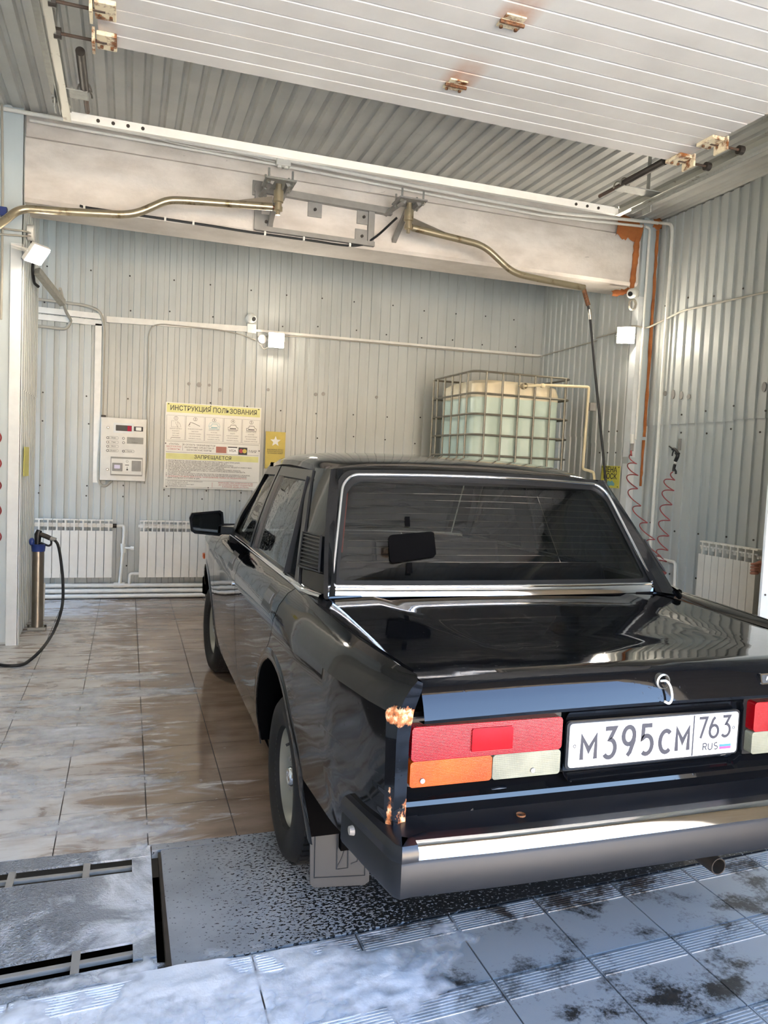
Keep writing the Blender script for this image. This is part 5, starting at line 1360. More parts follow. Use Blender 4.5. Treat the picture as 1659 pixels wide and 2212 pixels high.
steps = [['ВНЕСИТЕ ДЕНЬГИ', 'ВОЗЬМИТЕ', 'МОЕЧНЫЙ', 'ПИСТОЛЕТ'], ['ВОЗЬМИТЕ МОЕЧНЫЙ', 'ПИСТОЛЕТ', 'НАЖМИТЕ КНОПКУ', 'ПО ОКОНЧАНИИ', 'НАЖМИТЕ «ПАУЗА»'], ['НАНЕСИТЕ ПЕНУ', 'НА КУЗОВ', 'ПОДОЖДИТЕ МИНУТУ', 'ПО ОКОНЧАНИИ', 'НАЖМИТЕ «ПАУЗА»'], ['ОПОЛОСНИТЕ', 'ВОДОЙ', 'НАЖМИТЕ КНОПКУ', 'ПО ОКОНЧАНИИ', 'НАЖМИТЕ «ПАУЗА»'], ['НАНЕСИТЕ ВОСК', 'НА КУЗОВ', 'ДЛЯ ЗАКРЕПЛЕНИЯ', 'ПО ОКОНЧАНИИ', 'ПОВЕСЬТЕ ПИСТОЛЕТ']]
def line2(pts, r=.0012, mat='ink', closed=False, nm='pictogram'):
    bm = BM(); tube(bm, [(sb2(*p)[0], SY-.002, sb2(*p)[1]) for p in pts], r, 5, closed); return finish(nm, bm, M[mat], e)
for k in range(5):
    u0 = .015+k*.197; u1 = u0+.187
    line2([(u0, .15), (u1, .15), (u1, .435), (u0, .435)], .0014, 'ink_grey', True, 'step_frame')
    uc = (u0+u1)/2
    bm = BM(); x, z = sb2(uc, .182); lathe(bm, [(.0165, 0), (.019, 0)], 20, (x, SY-.002, z), 'Y'); finish('number_ring', bm, M['ink'], e)
    stext(str(k+1), uc, .182, .032, 'ink')
    for i, s in enumerate(steps[k]): stext(s, uc, .30+.028*i if k else .305+.027*i, .0125, 'ink_grey', .98)
    if k == 0:
        line2([(uc-.045, .215), (uc+.02, .215), (uc+.02, .285), (uc-.045, .285)], closed=True); line2([(uc-.005, .23), (uc+.035, .235), (uc+.052, .28), (uc+.02, .29)], closed=True); line2([(uc-.05, .425), (uc-.04, .408), (uc+.05, .408)], .0018)
    elif k == 1:
        line2([(uc-.06, .255), (uc-.05, .222), (uc-.02, .228), (uc+.05, .262)], .0022); line2([(uc-.05, .222), (uc-.07, .265), (uc-.05, .27)], .0018)
    else:
        mt = 'pale_blue_ink' if k == 2 else 'ink'
        line2([(uc-.05, .285), (uc-.05, .255), (uc-.03, .250), (uc-.02, .225), (uc+.03, .225), (uc+.04, .25), (uc+.055, .255), (uc+.055, .285)], .0022, mt, True); line2([(uc-.03, .268), (uc+.035, .268)], .004, mt)
        if k == 2: line2([(uc-.06, .26), (uc-.045, .215), (uc, .20), (uc+.05, .215), (uc+.065, .26)], .0012, mt)
line2([(.015, .452), (.985, .452), (.985, .578), (.015, .578)], .0014, 'ink_grey', True, 'payment_frame')
stext('«ПАУЗА»', .095, .485, .022, 'ink'); stext('БЕСПЛАТНО', .095, .515, .022, 'ink_red'); stext('5 МИНУТЫ', .095, .545, .022, 'ink_red')
line2([(.185, .47), (.185, .555)], .0012, 'ink')
for i, s in enumerate(('К ОПЛАТЕ ПРИНИМАЮТСЯ', 'НАЛИЧНЫЕ СРЕДСТВА И', 'БАНКОВСКИЕ КАРТЫ')): stext(s, .355, .487+.030*i, .0225, 'ink')
srect('wallet_picture', .53, .49, .64, .565, simple('wallet_brown', (176, 112, 96), .5)); srect('card_logo', .655, .485, .755, .575, M['plate_white']); stext('VISA', .705, .533, .036, 'ink'); srect('card_band', .655, .485, .755, .497, M['ink'], .0018)
srect('card_logo', .768, .487, .862, .575, M['ink'])
for du, mm in ((-.018, 'ink_red'), (.018, 'yellow_paper')):
    x, z = sb2(.815+du, .53); bm = BM(); cyl(bm, (x, SY-.0012, z), (x, SY-.002-(du > 0)*.0003, z), .021, 20); finish('card_disc', bm, M[mm], e)
stext('МИР', .922, .533, .036, 'ink_grey')
srect('heading_band', .015, .592, .985, .66, M['yellow_print']); stext('ЗАПРЕЩАЕТСЯ', .5, .627, .046, 'ink', 1.05, .0005)
rules = ['1. ИСПОЛЬЗОВАТЬ ОБОРУДОВАНИЕ НЕ В СООТВЕТСТВИИ С ИНСТРУКЦИЕЙ;', '2. ПОЛЬЗОВАТЬСЯ ОБОРУДОВАНИЕМ ЛИЦАМ МЛАДШЕ 18 ЛЕТ;', '3. МЫТЬ ТРАНСПОРТНОЕ СРЕДСТВО С РАБОТАЮЩИМ ДВИГАТЕЛЕМ;', '4. НАПРАВЛЯТЬ ПИСТОЛЕТ АППАРАТА ВЫСОКОГО ДАВЛЕНИЯ НА ЛЮДЕЙ И ЖИВОТНЫХ;', '5. ПРОИЗВОДИТЬ РЕМОНТ АВТОТРАНСПОРТНЫХ СРЕДСТВ;', '6. ОСТАВЛЯТЬ ПОСЛЕ ЗАВЕРШЕНИЯ ПИСТОЛЕТ НЕЗАКРЕПЛЕННЫМ, КИДАТЬ,', '   УПРАВЛЯТЬ МЕХАНИЗМАМИ БЕЗ КЛЮЧА, САМОСТОЯТЕЛЬНО РЕМОНТИРОВАТЬ,', '   ПО НАЗНАЧЕНИЮ И ДР.;', '7. СТОЯНКА ТРАНСПОРТНОГО СРЕДСТВА ПОСЛЕ ОТКЛЮЧЕНИЯ ОСНОВНОГО РЕЖИМА;', '8. ПРОТИРАТЬ АВТОМОБИЛЬ В БОКСЕ ПОСЛЕ ОТКЛЮЧЕНИЯ ОСНОВНОГО РЕЖИМА;', '9. ЗАПРЕЩАЕТСЯ МЫТЬ ДВИГАТЕЛЬ, ОБОРУДОВАНИЕ МОЙКИ НЕ ПРЕДНАЗНАЧЕНО', '   ДВИГАТЕЛЬНОГО ОТСЕКА И ДВС']
for i, s in enumerate(rules): stext(s, .02, .678+.0185*i, .0165, 'ink_red' if i == 10 else 'ink', 1.12, .0001, 'LEFT')
line2([(.015, .905), (.985, .905), (.985, .985), (.015, .985)], .0012, 'ink_grey', True, 'footer_frame'); line2([(.5, .92), (.5, .98)], .0014, 'ink_red')
for i, s in enumerate(('1. УВАЖАЕМЫЕ КЛИЕНТЫ, ПО ВСЕМ ВОПРОСАМ', '2. И НЕ ОСТАВЛЯЙТЕ МУСОР', '3. НАСТОЯЩИЕ ПРАВИЛА РАБОТАЮТ', '4. СОБЛЮДАЙТЕ ЧИСТОТУ')): stext(s, .02, .918+.0185*i, .0145, 'ink', 1.0, 0, 'LEFT')
for i, s in enumerate(('ВНИМАНИЕ! ПРИ ЗАМЕРЗАНИИ ВОДЫ', 'ДО 10 СЕКУНД МОЖЕТ ПОДАВАТЬСЯ', 'В РЕЖИМЕ «ВОДА» И «ПЕНА»')): stext(s, .75, .922+.024*i, .018, 'ink_red')
for u, v in ((.03, .02), (.46, .02), (.97, .02), (.01, .48), (.99, .52), (.03, .985), (.46, .985)):
    x, z = sb2(u, v); bm = BM(); cyl(bm, (x, SY, z), (x, SY-.006, z), .006, 8); finish('board_screw', bm, M['dark_iron'], e)
# yellow leaflet
e = empty('yellow_leaflet', (1.41, 7.72, 1.35), 'yellow paper leaflet with a white star taped beside the instruction board', 'leaflet')
bm = BM(); box2(bm, (1.312, 7.70, 1.30), (1.512, 7.703, 1.672)); finish('sheet', bm, M['yellow_paper'], e)
bm = BM(); P = [(1.412+r*sin(2*pi*k/10), 7.6985, 1.575+r*cos(2*pi*k/10)) for k in range(10) for r in ((.055 if k % 2 == 0 else .024),)]; ngon(bm, P); finish('printed_star', bm, M['paper_white'], e)
for i, s in enumerate(('ПОДПИШИСЬ НА НАС', 'И ПОЛУЧАЙ БОНУСЫ', 'НА КАЖДУЮ МОЙКУ')): text_mesh('printed_line', s, .015, M['ink'], frame((1.412, 7.698, 1.49-.018*i), (1, 0, 0), (0, 0, 1)), e)
# ================================================================ plastic water tank in its cage
IX0, IX1, IY0, IY1, IZ0, IZ1 = 2.87, 3.89, 6.20, 7.20, 1.10, 2.255
def tank_mat():
    t = NT('tank_plastic'); t.bsdf(srgb(216, 206, 178), .35)
    X, Y, Z = t.xyz(t.pos()); lv = t.mapr(Z, 2.035, 2.045, 0, 1)
    n = t.noise(t.pos(), 3, 4)
    a = t.ramp(n, [(.3, srgb(172, 190, 178)), (.7, srgb(188, 204, 192))]); b = t.ramp(n, [(.3, srgb(208, 196, 166)), (.7, srgb(222, 212, 186))])
    t.link(t.mix(lv, a, b), t.b.inputs['Base Color']); t.b.inputs['Transmission Weight'].default_value = .0
    return t.m
M['tank'] = tank_mat()
e = empty('water_tank', ((IX0+IX1)/2, (IY0+IY1)/2, IZ0), 'milky plastic water tank in a galvanised cage in the back right corner', 'tank')
bm = BM(); ins = .035; layers = []
for z, i2, r in ((IZ0+.05, .06, .10), (IZ0+.09, .03, .13), (IZ0+.6, .03, .13), (IZ1-.16, .03, .13), (IZ1-.09, .045, .14), (IZ1-.055, .09, .15), (IZ1-.045, .2, .16)):
    P = []
    for (x, y), s in zip(rrect(IX0+ins+i2, IY0+ins+i2, IX1-ins-i2, IY1-ins-i2, r, 6), range(999)): P.append(Vector((x, y, z)))
    # vertical flutes
    P2 = []
    N = len(P)
    for i in range(N):
        a, b = P[i], P[(i+1) % N]; seg = 1 if (b-a).length < .2 else 12
        for k in range(seg):
            p = a+(b-a)*k/seg
            if seg > 1 and k % 4 in (2, 3) and z < IZ1-.08:
                c = Vector(((IX0+IX1)/2, (IY0+IY1)/2, z)); nrm = Vector((0, 1, 0)) if abs(b.x-a.x) > abs(b.y-a.y) else Vector((1, 0, 0))
                if nrm.dot(p-c) < 0: nrm = -nrm
                p = p-nrm*.022
            P2.append(p)
    layers.append([bm.verts.new(p) for p in P2])
for i in range(len(layers)-1):
    A, B_ = layers[i], layers[i+1]
    for k in range(len(A)): bm.faces.new((A[k], A[(k+1) % len(A)], B_[(k+1) % len(A)], B_[k]))
bm.faces.new(layers[-1]); bm.faces.new(layers[0][::-1])
finish('tank_body', bm, M['tank'], e, smooth=35)
def loop(z, r=.09): return [Vector((x, y, z)) for x, y in rrect(IX0+.01, IY0+.01, IX1-.01, IY1-.01, r, 5)]
for k in range(7):
    bm = BM(); tube(bm, loop(IZ1-.010-k*.183 if k else IZ1), .010, 8, True); finish('cage_ring', bm, M['galvanised_shaded'], e, smooth=40)
cols = [(IX0+.01, IY0+f*(IY1-IY0)) for f in (.14, .30, .48, .66, .84, .95)]+[(IX0+f*(IX1-IX0), IY0+.01) for f in (.13, .29, .45, .61, .77, .92)]+[(IX1-.01, IY0+f*(IY1-IY0)) for f in (.12, .5, .88)]
for x, y in cols:
    bm = BM(); cyl(bm, (x, y, IZ0+.02), (x, y, IZ1), .010, 8); finish('cage_upright', bm, M['galvanised_shaded'], e, smooth=40)
bm = BM(); box2(bm, (IX0, IY0, IZ0-.02), (IX1, IY1, IZ0+.05)); finish('pallet', bm, M['galvanised'], e, bevel=.004)
e = empty('tank_stand', ((IX0+IX1)/2, (IY0+IY1)/2, 0), 'grey steel stand carrying the caged water tank behind the car', 'stand')
for x in (IX0+.05, IX1-.05):
    for y in (IY0+.05, IY1-.05): bm = BM(); box2(bm, (x-.03, y-.03, 0), (x+.03, y+.03, IZ0-.08)); finish('leg', bm, M['grey_iron'], e)
bm = BM(); box2(bm, (IX0, IY0, IZ0-.08), (IX1, IY1, IZ0-.022)); finish('stand_top', bm, M['grey_iron'], e)
wp_ = conduit('water_pipe', [pY(1132, 832, 6.13)+Vector((0, .08, 0)), pY(1132, 834, 6.12), pY(1180, 832, 6.12), pY(1272, 836, 6.12), pY(1271, 850, 6.12), pY(1259, 1013, 6.12), pY(1282, 1020, 6.12), pY(1284, 1035, 6.12), Vector((4.09, 6.12, .6))], .013, 'yellowed_pipe', 'yellowed plastic water pipe from the tank lid down beside the pier', 'pipe', fil=.02)
bm = BM(); lathe(bm, [(.022, -.02), (.028, -.02), (.028, .02), (.022, .02)], 16, pY(1132, 834, 6.12), 'Y'); finish('pipe_coupling', bm, M['brass_pipe'], wp_).location = -wp_.location
bm = BM(); ball(bm, pY(1172, 833, 6.12), .022, 12, (1.3, 1, 1)); finish('pipe_joint', bm, M['yellowed_pipe'], wp_).location = -wp_.location
bm = BM(); box(bm, pY(1278, 879, 6.16), (.06, .05, .075)); one('pipe_block', bm, M['grey_iron'], 'small grey wall block holding the tank pipe clip', 'bracket', bevel=.003)
# ================================================================ radiators
def radiator(name, o, along, out, n, style, label):
    """n sections of 80 mm; o = lower back corner"""
    o, al, ou = Vector(o), Vector(along), Vector(out); e = empty(name, o, label, 'radiator', 'heating radiators')
    W, H = .0755 if style == 0 else .0785, .55
    up = Vector((0, 0, 1)); proto = {}
    def P(a, b, c): return al*a+ou*b+up*c
    def rect(bm, a0, a1, b0, b1, c0, c1):
        v = [bm.verts.new(P(a, b, c)) for c in (c0, c1) for a, b in ((a0, b0), (a1, b0), (a1, b1), (a0, b1))]
        for q in ((3, 2, 1, 0), (4, 5, 6, 7), (0, 1, 5, 4), (1, 2, 6, 5), (2, 3, 7, 6), (3, 0, 4, 7)): bm.faces.new([v[i] for i in q])
    bm = BM(); s = W*.93
    rect(bm, 0, s, .075, .085, 0, H-.105)                       # front plate
    rect(bm, s*.42, s*.58, .0, .085, .02, H-.01)               # web
    rect(bm, 0, s, .03, .080, H-.012, H)                        # top plate
    rect(bm, 0, s, .02, .06, H-.075, H-.045)                    # header
    rect(bm, 0, s, .02, .06, .03, .06)
    if style == 0:
        rect(bm, s*.40, s*.60, .074, .082, H-.105, H-.012); rect(bm, 0, s, .070, .076, H-.048, H-.036)
    else:
        rect(bm, 0, s, .074, .080, H-.040, H-.034); rect(bm, 0, s, .074, .080, H-.074, H-.068); rect(bm, s*.44, s*.56, .074, .081, H-.105, H-.012); rect(bm, 0, s*.06, .074, .081, H-.105, H-.012)
    bmesh.ops.recalc_face_normals(bm, faces=bm.faces)
    me = bpy.data.meshes.new('radiator_section'); bm.to_mesh(me); bm.free(); me.materials.append(M['radiator_white'])
    for k in range(n):
        s_ = bpy.data.objects.new('radiator_section', me); COL.objects.link(s_); s_.parent = e; s_.location = al*(W*k)
    bm = BM(); A = P(0, .04, H-.06); B_ = P(W*n, .04, H-.06)
    cyl(bm, o+A-al*.015, o+B_+al*.012, .016, 12); finish('header_pipe', bm, M['radiator_white'], e)
    return e
M['radiator_white'] = simple('radiator_white', (226, 222, 212), .4, var=.03)
radiator('wall_radiator', (-.87, 7.72, .205), (1, 0, 0), (0, -1, 0), 10, 0, 'white sectional radiator under the payment terminal behind the gun post')
radiator('wall_radiator', (.125, 7.72, .205), (1, 0, 0), (0, -1, 0), 10, 1, 'white sectional radiator with slotted top under the instruction board')
radiator('wall_radiator', (4.485, 5.02, .345), (0, -1, 0), (-1, 0, 0), 8, 0, 'white sectional radiator on the right wall with a hand beside it')
# heating pipes on the back wall
def pipe(pts, r, label, mat='white_plastic', fil=.02, cat='pipe'):
    return conduit('heating_pipe', pts, r, mat, label, cat, fil=fil)
pipe([(-1.4, 7.66, .130), (2.8, 7.66, .118)], .019, 'upper white heating pipe along the foot of the back wall')
pipe([(-1.4, 7.655, .078), (2.8, 7.655, .070)], .020, 'middle white heating pipe along the foot of the back wall')
pipe([(-1.4, 7.63, .030), (2.8, 7.63, .028)], .019, 'lowest white heating pipe on the floor by the back wall')
pv_ = pipe([(-.10, 7.68, .695), (-.02, 7.68, .695), (-.015, 7.66, .66), (-.02, 7.655, .50), (-.045, 7.655, .13)], .016, 'white riser pipe with valve between the two back radiators')
bm = BM(); cyl(bm, (-.12, 7.68, .695), (-.085, 7.68, .695), .020, 12); finish('pipe_nut', bm, M['dark_iron'], pv_).location = -pv_.location
bm = BM(); cyl(bm, (-.02, 7.655, .44), (-.024, 7.655, .53), .024, 12); finish('valve_body', bm, M['white_plastic'], pv_).location = -pv_.location
bm = BM(); cyl(bm, (-.01, 7.645, .49), (.05, 7.63, .487), .010, 10); cyl(bm, (.045, 7.63, .487), (.075, 7.628, .487), .020, 12); finish('valve_handle', bm, M['white_plastic'], pv_).location = -pv_.location
bm = BM(); cyl(bm, (-.10, 7.66, .13), (0, 7.66, .13), .026, 12); finish('tee_joint', bm, M['white_plastic'], pv_).location = -pv_.location
pipe([(.14, 7.68, .235), (.045, 7.67, .235), (.04, 7.66, .13)], .016, 'short white elbow pipe feeding the slotted radiator from below')
pipe([(4.465, 5.75, .672), (4.462, 5.36, .670), (4.462, 5.33, .03)], .014, 'white plastic pipe stepping down the right wall behind the coiled hose', fil=.03)
# pale bucket-like pipe stub standing beside the left pier
bm = BM(); lathe(bm, [(.001, 0), (.045, 0), (.050, .30), (.046, .30), (.042, .01)], 20, (-.665, 6.75, 0)); one('white_pipe_stub', bm, M['white_plastic'], 'short white upright pipe stub at the foot of the left pier', 'pipe', smooth=40)

# ================================================================ gun post on the left
B0 = pZ(80, 1360, 0)
e = empty('gun_post', (B0.x, B0.y, 0), 'stainless steel tube post with a blue collar holding the wash gun', 'post')
bm = BM(); box(bm, (B0.x, B0.y, .012), (.13, .10, .024)); finish('base_plate', bm, M['galvanised'], e, bevel=.003)
for dx in (-.055, .055):
    bm = BM(); cyl(bm, (B0.x+dx*1.1, B0.y-.02, .024), (B0.x+dx*1.1, B0.y-.02, .04), .009, 6); finish('anchor_bolt', bm, M['dark_iron'], e)
bm = BM(); lathe(bm, [(.043, .024), (.043, .62), (.039, .62), (.039, .10)], 28, (B0.x, B0.y, 0)); finish('tube', bm, M['stainless'], e, smooth=40)
bm = BM(); lathe(bm, [(.047, .61), (.052, .655), (.058, .664), (.050, .668), (.044, .64)], 28, (B0.x, B0.y, 0)); finish('collar', bm, M['blue_plastic'], e, smooth=40)
bm = BM(); ball(bm, (B0.x-.045, B0.y-.02, .685), .026, 14, (.8, .6, 1.2)); finish('collar_tab', bm, M['blue_plastic'], e, smooth=0)
x, y = B0.x, B0.y
e = empty('wash_gun', (x, y, .60), 'black pressure washer gun hooked into the blue post collar', 'spray gun')
bm = BM(); tube(bm, [(x-.005, y, .56), (x-.006, y, .66), (x-.004, y, .74), (x+.006, y, .772)], [.016, .020, .026, .020], 12); finish('gun_body', bm, M['dark_plastic'], e, smooth=40)
bm = BM(); tube(bm, smooth_pts([(x+.0, y, .745), (x+.05, y-.01, .728), (x+.085, y-.015, .712)], 4), .019, 12); finish('gun_grip', bm, M['dark_iron'], e, smooth=40)
bm = BM(); tube(bm, smooth_pts([(x+.01, y-.01, .68), (x+.045, y-.015, .665), (x+.075, y-.018, .655), (x+.092, y-.018, .67), (x+.09, y-.016, .70)], 4), .008, 8); finish('trigger_guard', bm, M['dark_plastic'], e, smooth=40)
bm = BM(); cyl(bm, (x+.08, y-.015, .714), (x+.125, y-.02, .70), .017, 12); finish('hose_nut', bm, M['grey_iron'], e, smooth=40)
f0 = pZ(40, 1437, .012); f1 = pZ(0, 1436, .012); f2 = pZ(-60, 1420, .012)
hp = [Vector((x+.115, y-.02, .703)), Vector((x+.145, y-.06, .66)), pY(132, 1215, y-.12), pY(136, 1260, y-.16), pY(134, 1310, y-.22), pY(118, 1360, y-.30), pZ(92, 1400, .07), pZ(62, 1428, .018), f0, f1, f2]
bm = BM(); tube(bm, smooth_pts(hp, 6), .0105, 10); one('pressure_hose', bm, M['black_rubber'], 'black pressure hose arching from the wash gun to the floor at left', 'hose', smooth=40)
# yellow tag on the pier's side
p = [pX(*q, -.700) for q in ((52, 965), (62, 966), (61, 1028), (50, 1029))]
bm = BM(); A = [bm.verts.new(v) for v in p]; B_ = [bm.verts.new(v+Vector((.003, 0, 0))) for v in p]
bm.faces.new(A[::-1]); bm.faces.new(B_)
for i in range(4): bm.faces.new((A[i], A[(i+1) % 4], B_[(i+1) % 4], B_[i]))
one('yellow_tag', bm, M['olive_sign'], 'narrow faded yellow notice on the side of the left pier', 'sign')
# ================================================================ yellow foam and wax sign on the pier
FX = 4.312
e = empty('foam_wax_sign', (FX, 6.155, 1.27), 'yellow sign reading ПЕНА ВОСК on the right pier, crossed by the hanging hose', 'sign')
bm = BM(); box2(bm, (FX, 6.015, 1.27), (FX+.006, 6.300, 1.475)); finish('panel', bm, M['olive_sign'], e)
for s, z in (('ПЕНА', 1.437), ('ВОСК', 1.375)): text_mesh('sign_letters', s, .072, M['ink'], frame((FX-.0015, 6.158, z), (0, -1, 0), (0, 0, 1)), e, bold=.0015, sx=1.05, extrude=.0004)
bm = BM()
for yy, zz, r in ((6.10, 1.305, .018), (6.13, 1.312, .022), (6.165, 1.308, .024), (6.20, 1.305, .018), (6.12, 1.325, .012), (6.18, 1.326, .012)): cyl(bm, (FX, yy, zz), (FX-.001-r*.02, yy, zz), r, 14)
finish('printed_bubbles', bm, M['pale_blue_ink'], e, kind='stuff')
for yy, zz in ((6.028, 1.463), (6.032, 1.282), (6.288, 1.463), (6.288, 1.282)):
    bm = BM(); cyl(bm, (FX, yy, zz), (FX-.004, yy, zz), .005, 8); finish('sign_screw', bm, M['dark_iron'], e)
# ================================================================ air blow gun and red coiled hoses
GX = 4.455
def gp(px, py): return pX(px, py, GX)
e = empty('air_gun', gp(1460, 1030), 'black air blow gun hanging on the right wall above its red hose', 'air gun')
def quadstrip(nm, pts, r, mat, par):
    bm = BM(); tube(bm, smooth_pts(pts, 3), r, 10); return finish(nm, bm, mat, par, smooth=40)
quadstrip('gun_handle', [gp(1461, 978), gp(1464, 984), gp(1459, 996)], [.016]*7, M['dark_plastic'], e)
quadstrip('gun_head', [gp(1453, 970), gp(1458, 971), gp(1466, 981)], .014, M['dark_plastic'], e)
quadstrip('nozzle', [gp(1446, 964), gp(1450, 967), gp(1455, 970)], .007, M['dark_plastic'], e)
quadstrip('trigger', [gp(1455, 973), gp(1453, 979), gp(1452, 985)], .006, M['dark_plastic'], e)
quadstrip('fitting', [gp(1459, 997), gp(1459, 1000)], .011, M['white_plastic'], e)
quadstrip('coupler', [gp(1458, 1003), gp(1456, 1010), gp(1455, 1018)], .013, M['dark_plastic'], e)
quadstrip('coupler_lever', [gp(1457, 1013), gp(1460, 1018), gp(1460, 1024)], .008, M['dark_plastic'], e)
bm = BM(); box(bm, gp(1464, 960)+Vector((.02, 0, 0)), (.012, .03, .10)); finish('wall_hook', bm, M['grey_iron'], e)
def coil(name, axis, rads, turns, r, label):
    """helix about a smooth axis curve"""
    A = smooth_pts(axis, 12); N = len(A); n = turns*22; bm = BM(); P = []
    for k in range(n+1):
        t = k/n*(N-1); i = min(N-2, int(t)); p = A[i].lerp(A[i+1], t-i); rr = interp(k/n, [0, .08, .95, 1], [rads*.15, rads, rads, rads*.5])
        a = 2*pi*k/22; P.append(p+Vector((-.65*rr*(1+cos(a))*.5, rr*sin(a)*.95, .30*rr*sin(a+1.2))))
    tube(bm, P, r, 8); return one(name, bm, M['red_hose'], label, 'hose', smooth=40)
coil('coiled_hose', [gp(1455, 1020), gp(1448, 1060), gp(1440, 1120), gp(1436, 1180), gp(1432, 1225), gp(1437, 1275), gp(1440, 1300), Vector((4.44, 5.42, .24))], .070, 13, .0050, 'red coiled air hose hanging straight down from the air gun')
coil('coiled_hose', [pY(1364, 982, 5.84), pY(1372, 1012, 5.82), pY(1370, 1045, 5.80), pY(1378, 1090, 5.74), pX(1396, 1135, 4.36), pX(1415, 1180, 4.36), pX(1428, 1225, 4.34), pX(1436, 1280, 4.32), Vector((4.32, 5.30, .15))], .075, 10, .0050, 'red coiled air hose swinging from the pier coupling towards the right wall')
cc_ = empty('hose_coupling', pY(1366, 960, 5.87), 'grey and white hose coupling at the end of the pier conduit', 'coupling')
bm = BM(); cyl(bm, pY(1366, 938, 5.88), pY(1366, 958, 5.88), .020, 14); finish('coupling_body', bm, M['white_plastic'], cc_, smooth=40)
bm = BM(); cyl(bm, pY(1366, 958, 5.88), pY(1365, 974, 5.875), .016, 6); finish('coupling_nut', bm, M['grey_iron'], cc_)
bm = BM(); tube(bm, [pY(1363, 974, 5.87), pY(1364, 984, 5.84)], .008, 8); finish('hose_tail', bm, M['red_hose'], cc_)
# red hose at the left picture edge
axis = [pY(-9, y, 5.82) for y in (930, 1000, 1060, 1130, 1200)]
A = smooth_pts(axis, 8); bm = BM(); P = []
for k in range(5*20+1):
    t = k/100*(len(A)-1); i = min(len(A)-2, int(t)); p = A[i].lerp(A[i+1], t-i); a = 2*pi*k/20; P.append(p+Vector((.035*sin(a), -.035*(1+cos(a))*.5, .008*cos(a))))
tube(bm, P, .0055, 8); one('coiled_hose', bm, M['red_hose'], 'red coiled air hose on the left pier at the picture edge', 'hose', smooth=40)

# ================================================================ soap foam: height fields that rise out of the tiles in drifts
from mathutils import noise as mn
def fbm(x, y, s, o=5, seed=0.):
    v = 0; a = .5; f = 1
    for k in range(o): v += a*mn.noise(Vector((x*s*f, y*s*f, seed+k*7.3))); a *= .52; f *= 2.05
    return v
def foam_sheet(name, x0, x1, y0, y1, step, hf, label):
    nx = int((x1-x0)/step); ny = int((y1-y0)/step); H = {}
    bm = BM(); V = {}
    for i in range(nx+1):
        for j in range(ny+1):
            x = x0+(x1-x0)*i/nx; y = y0+(y1-y0)*j/ny; H[i, j] = (x, y, max(-.0035, min(.012, hf(x, y))))
    for i in range(nx):
        for j in range(ny):
            q = [(i, j), (i+1, j), (i+1, j+1), (i, j+1)]
            if max(H[k][2] for k in q) < -.0005: continue
            bm.faces.new([V.setdefault(k, None) or V.__setitem__(k, bm.verts.new(H[k])) or V[k] for k in q])
    o = one(name, bm, M['soap_foam'], label, 'foam', smooth=0); o['kind'] = 'stuff'; return o
def h_ramp(x, y):
    n = fbm(x, y*1.25, 2.6, 6, 3.1)+.35*fbm(x, y, 11, 4, 9.)
    edge = interp(x, [-.3, .3, .55, .75, .95, 1.15], [.11, .07, .06, .02, -.16, -.5])
    hole = -.9*max(0, .10-((x-.42)**2*1.2+(y-1.93)**2*4))-.8*max(0, .05-((x-.05)**2+(y-1.98)**2*3))
    return .020*(n+edge+.06)+.012*hole*2+.0012*fbm(x, y, 60, 2, 2.)
foam_sheet('soap_foam', -.75, 1.15, 1.35, 2.062, .009, lambda x, y: h_ramp(x, y)-(.03*max(0, y-(2.05+.06*(x-.1)))), 'thick white soap foam spread over the ribbed entrance tiles')
def h_drain(x, y):
    a = -abs(y-(2.085+.06*(x-.1)))*1.6+.05 if x < .9 else -1
    b = -((x-.07)**2*9+(y-2.76)**2*20)+.03
    c = -abs(x-.06)*2.2-abs(y-2.3)*.5+.10
    g_ = max(a-interp(x, [-.3, .1, .5, .9], [.02, -.02, .02, .12]), b, c)
    if x < .065 and (2.598 < y < 2.695 or 2.112+.06*(x-.1) < y < 2.222): return -.0035
    if .100 < x < .142 and y > 2.10: return -.0035
    return .05*g_+.012*fbm(x, y, 9, 5, 5.)-.0015
foam_sheet('soap_foam', -.45, .95, 2.03, 2.86, .008, h_drain, 'white soap foam gathered along the edges of the drain covers')
def h_floor(x, y):
    n = fbm(x*.55, y*1.7, 2.3, 6, 1.7)+.30*fbm(x*.6, y*2, 10, 4, 4.)
    e = interp(x, [-.8, -.3, .1, .35, .55], [-.03, -.02, -.06, -.16, -.5])+interp(y, [2.8, 4, 6, 7.4], [.02, 0, -.06, -.25])
    return .0105*(n+e)
foam_sheet('soap_foam', -.80, .55, 2.80, 7.0, .013, h_floor, 'streaks of white soap foam on the beige tiles left of the car')

# ================================================================ person behind the near cross wall: only the fist shows
def skin_body(name, verts, edges, radii, mat, parent, root=0, sub=2):
    me = bpy.data.meshes.new(name); me.from_pydata([Vector(v) for v in verts], edges, [])
    o = bpy.data.objects.new(name, me); COL.objects.link(o)
    o.modifiers.new('skin', 'SKIN'); ss = o.modifiers.new('sub', 'SUBSURF'); ss.levels = sub; ss.render_levels = sub
    sl = me.skin_vertices[0].data
    for i, r in enumerate(radii): sl[i].radius = (r, r) if not isinstance(r, tuple) else r; sl[i].use_root = (i == root)
    dg = bpy.context.evaluated_depsgraph_get(); m2 = bpy.data.meshes.new_from_object(o.evaluated_get(dg)); m2.name = name
    bpy.data.objects.remove(o); bpy.data.meshes.remove(me)
    m2.materials.clear(); m2.materials.append(mat); m2['world'] = 1
    for p in m2.polygons: p.use_smooth = True
    return link(name, m2, parent)
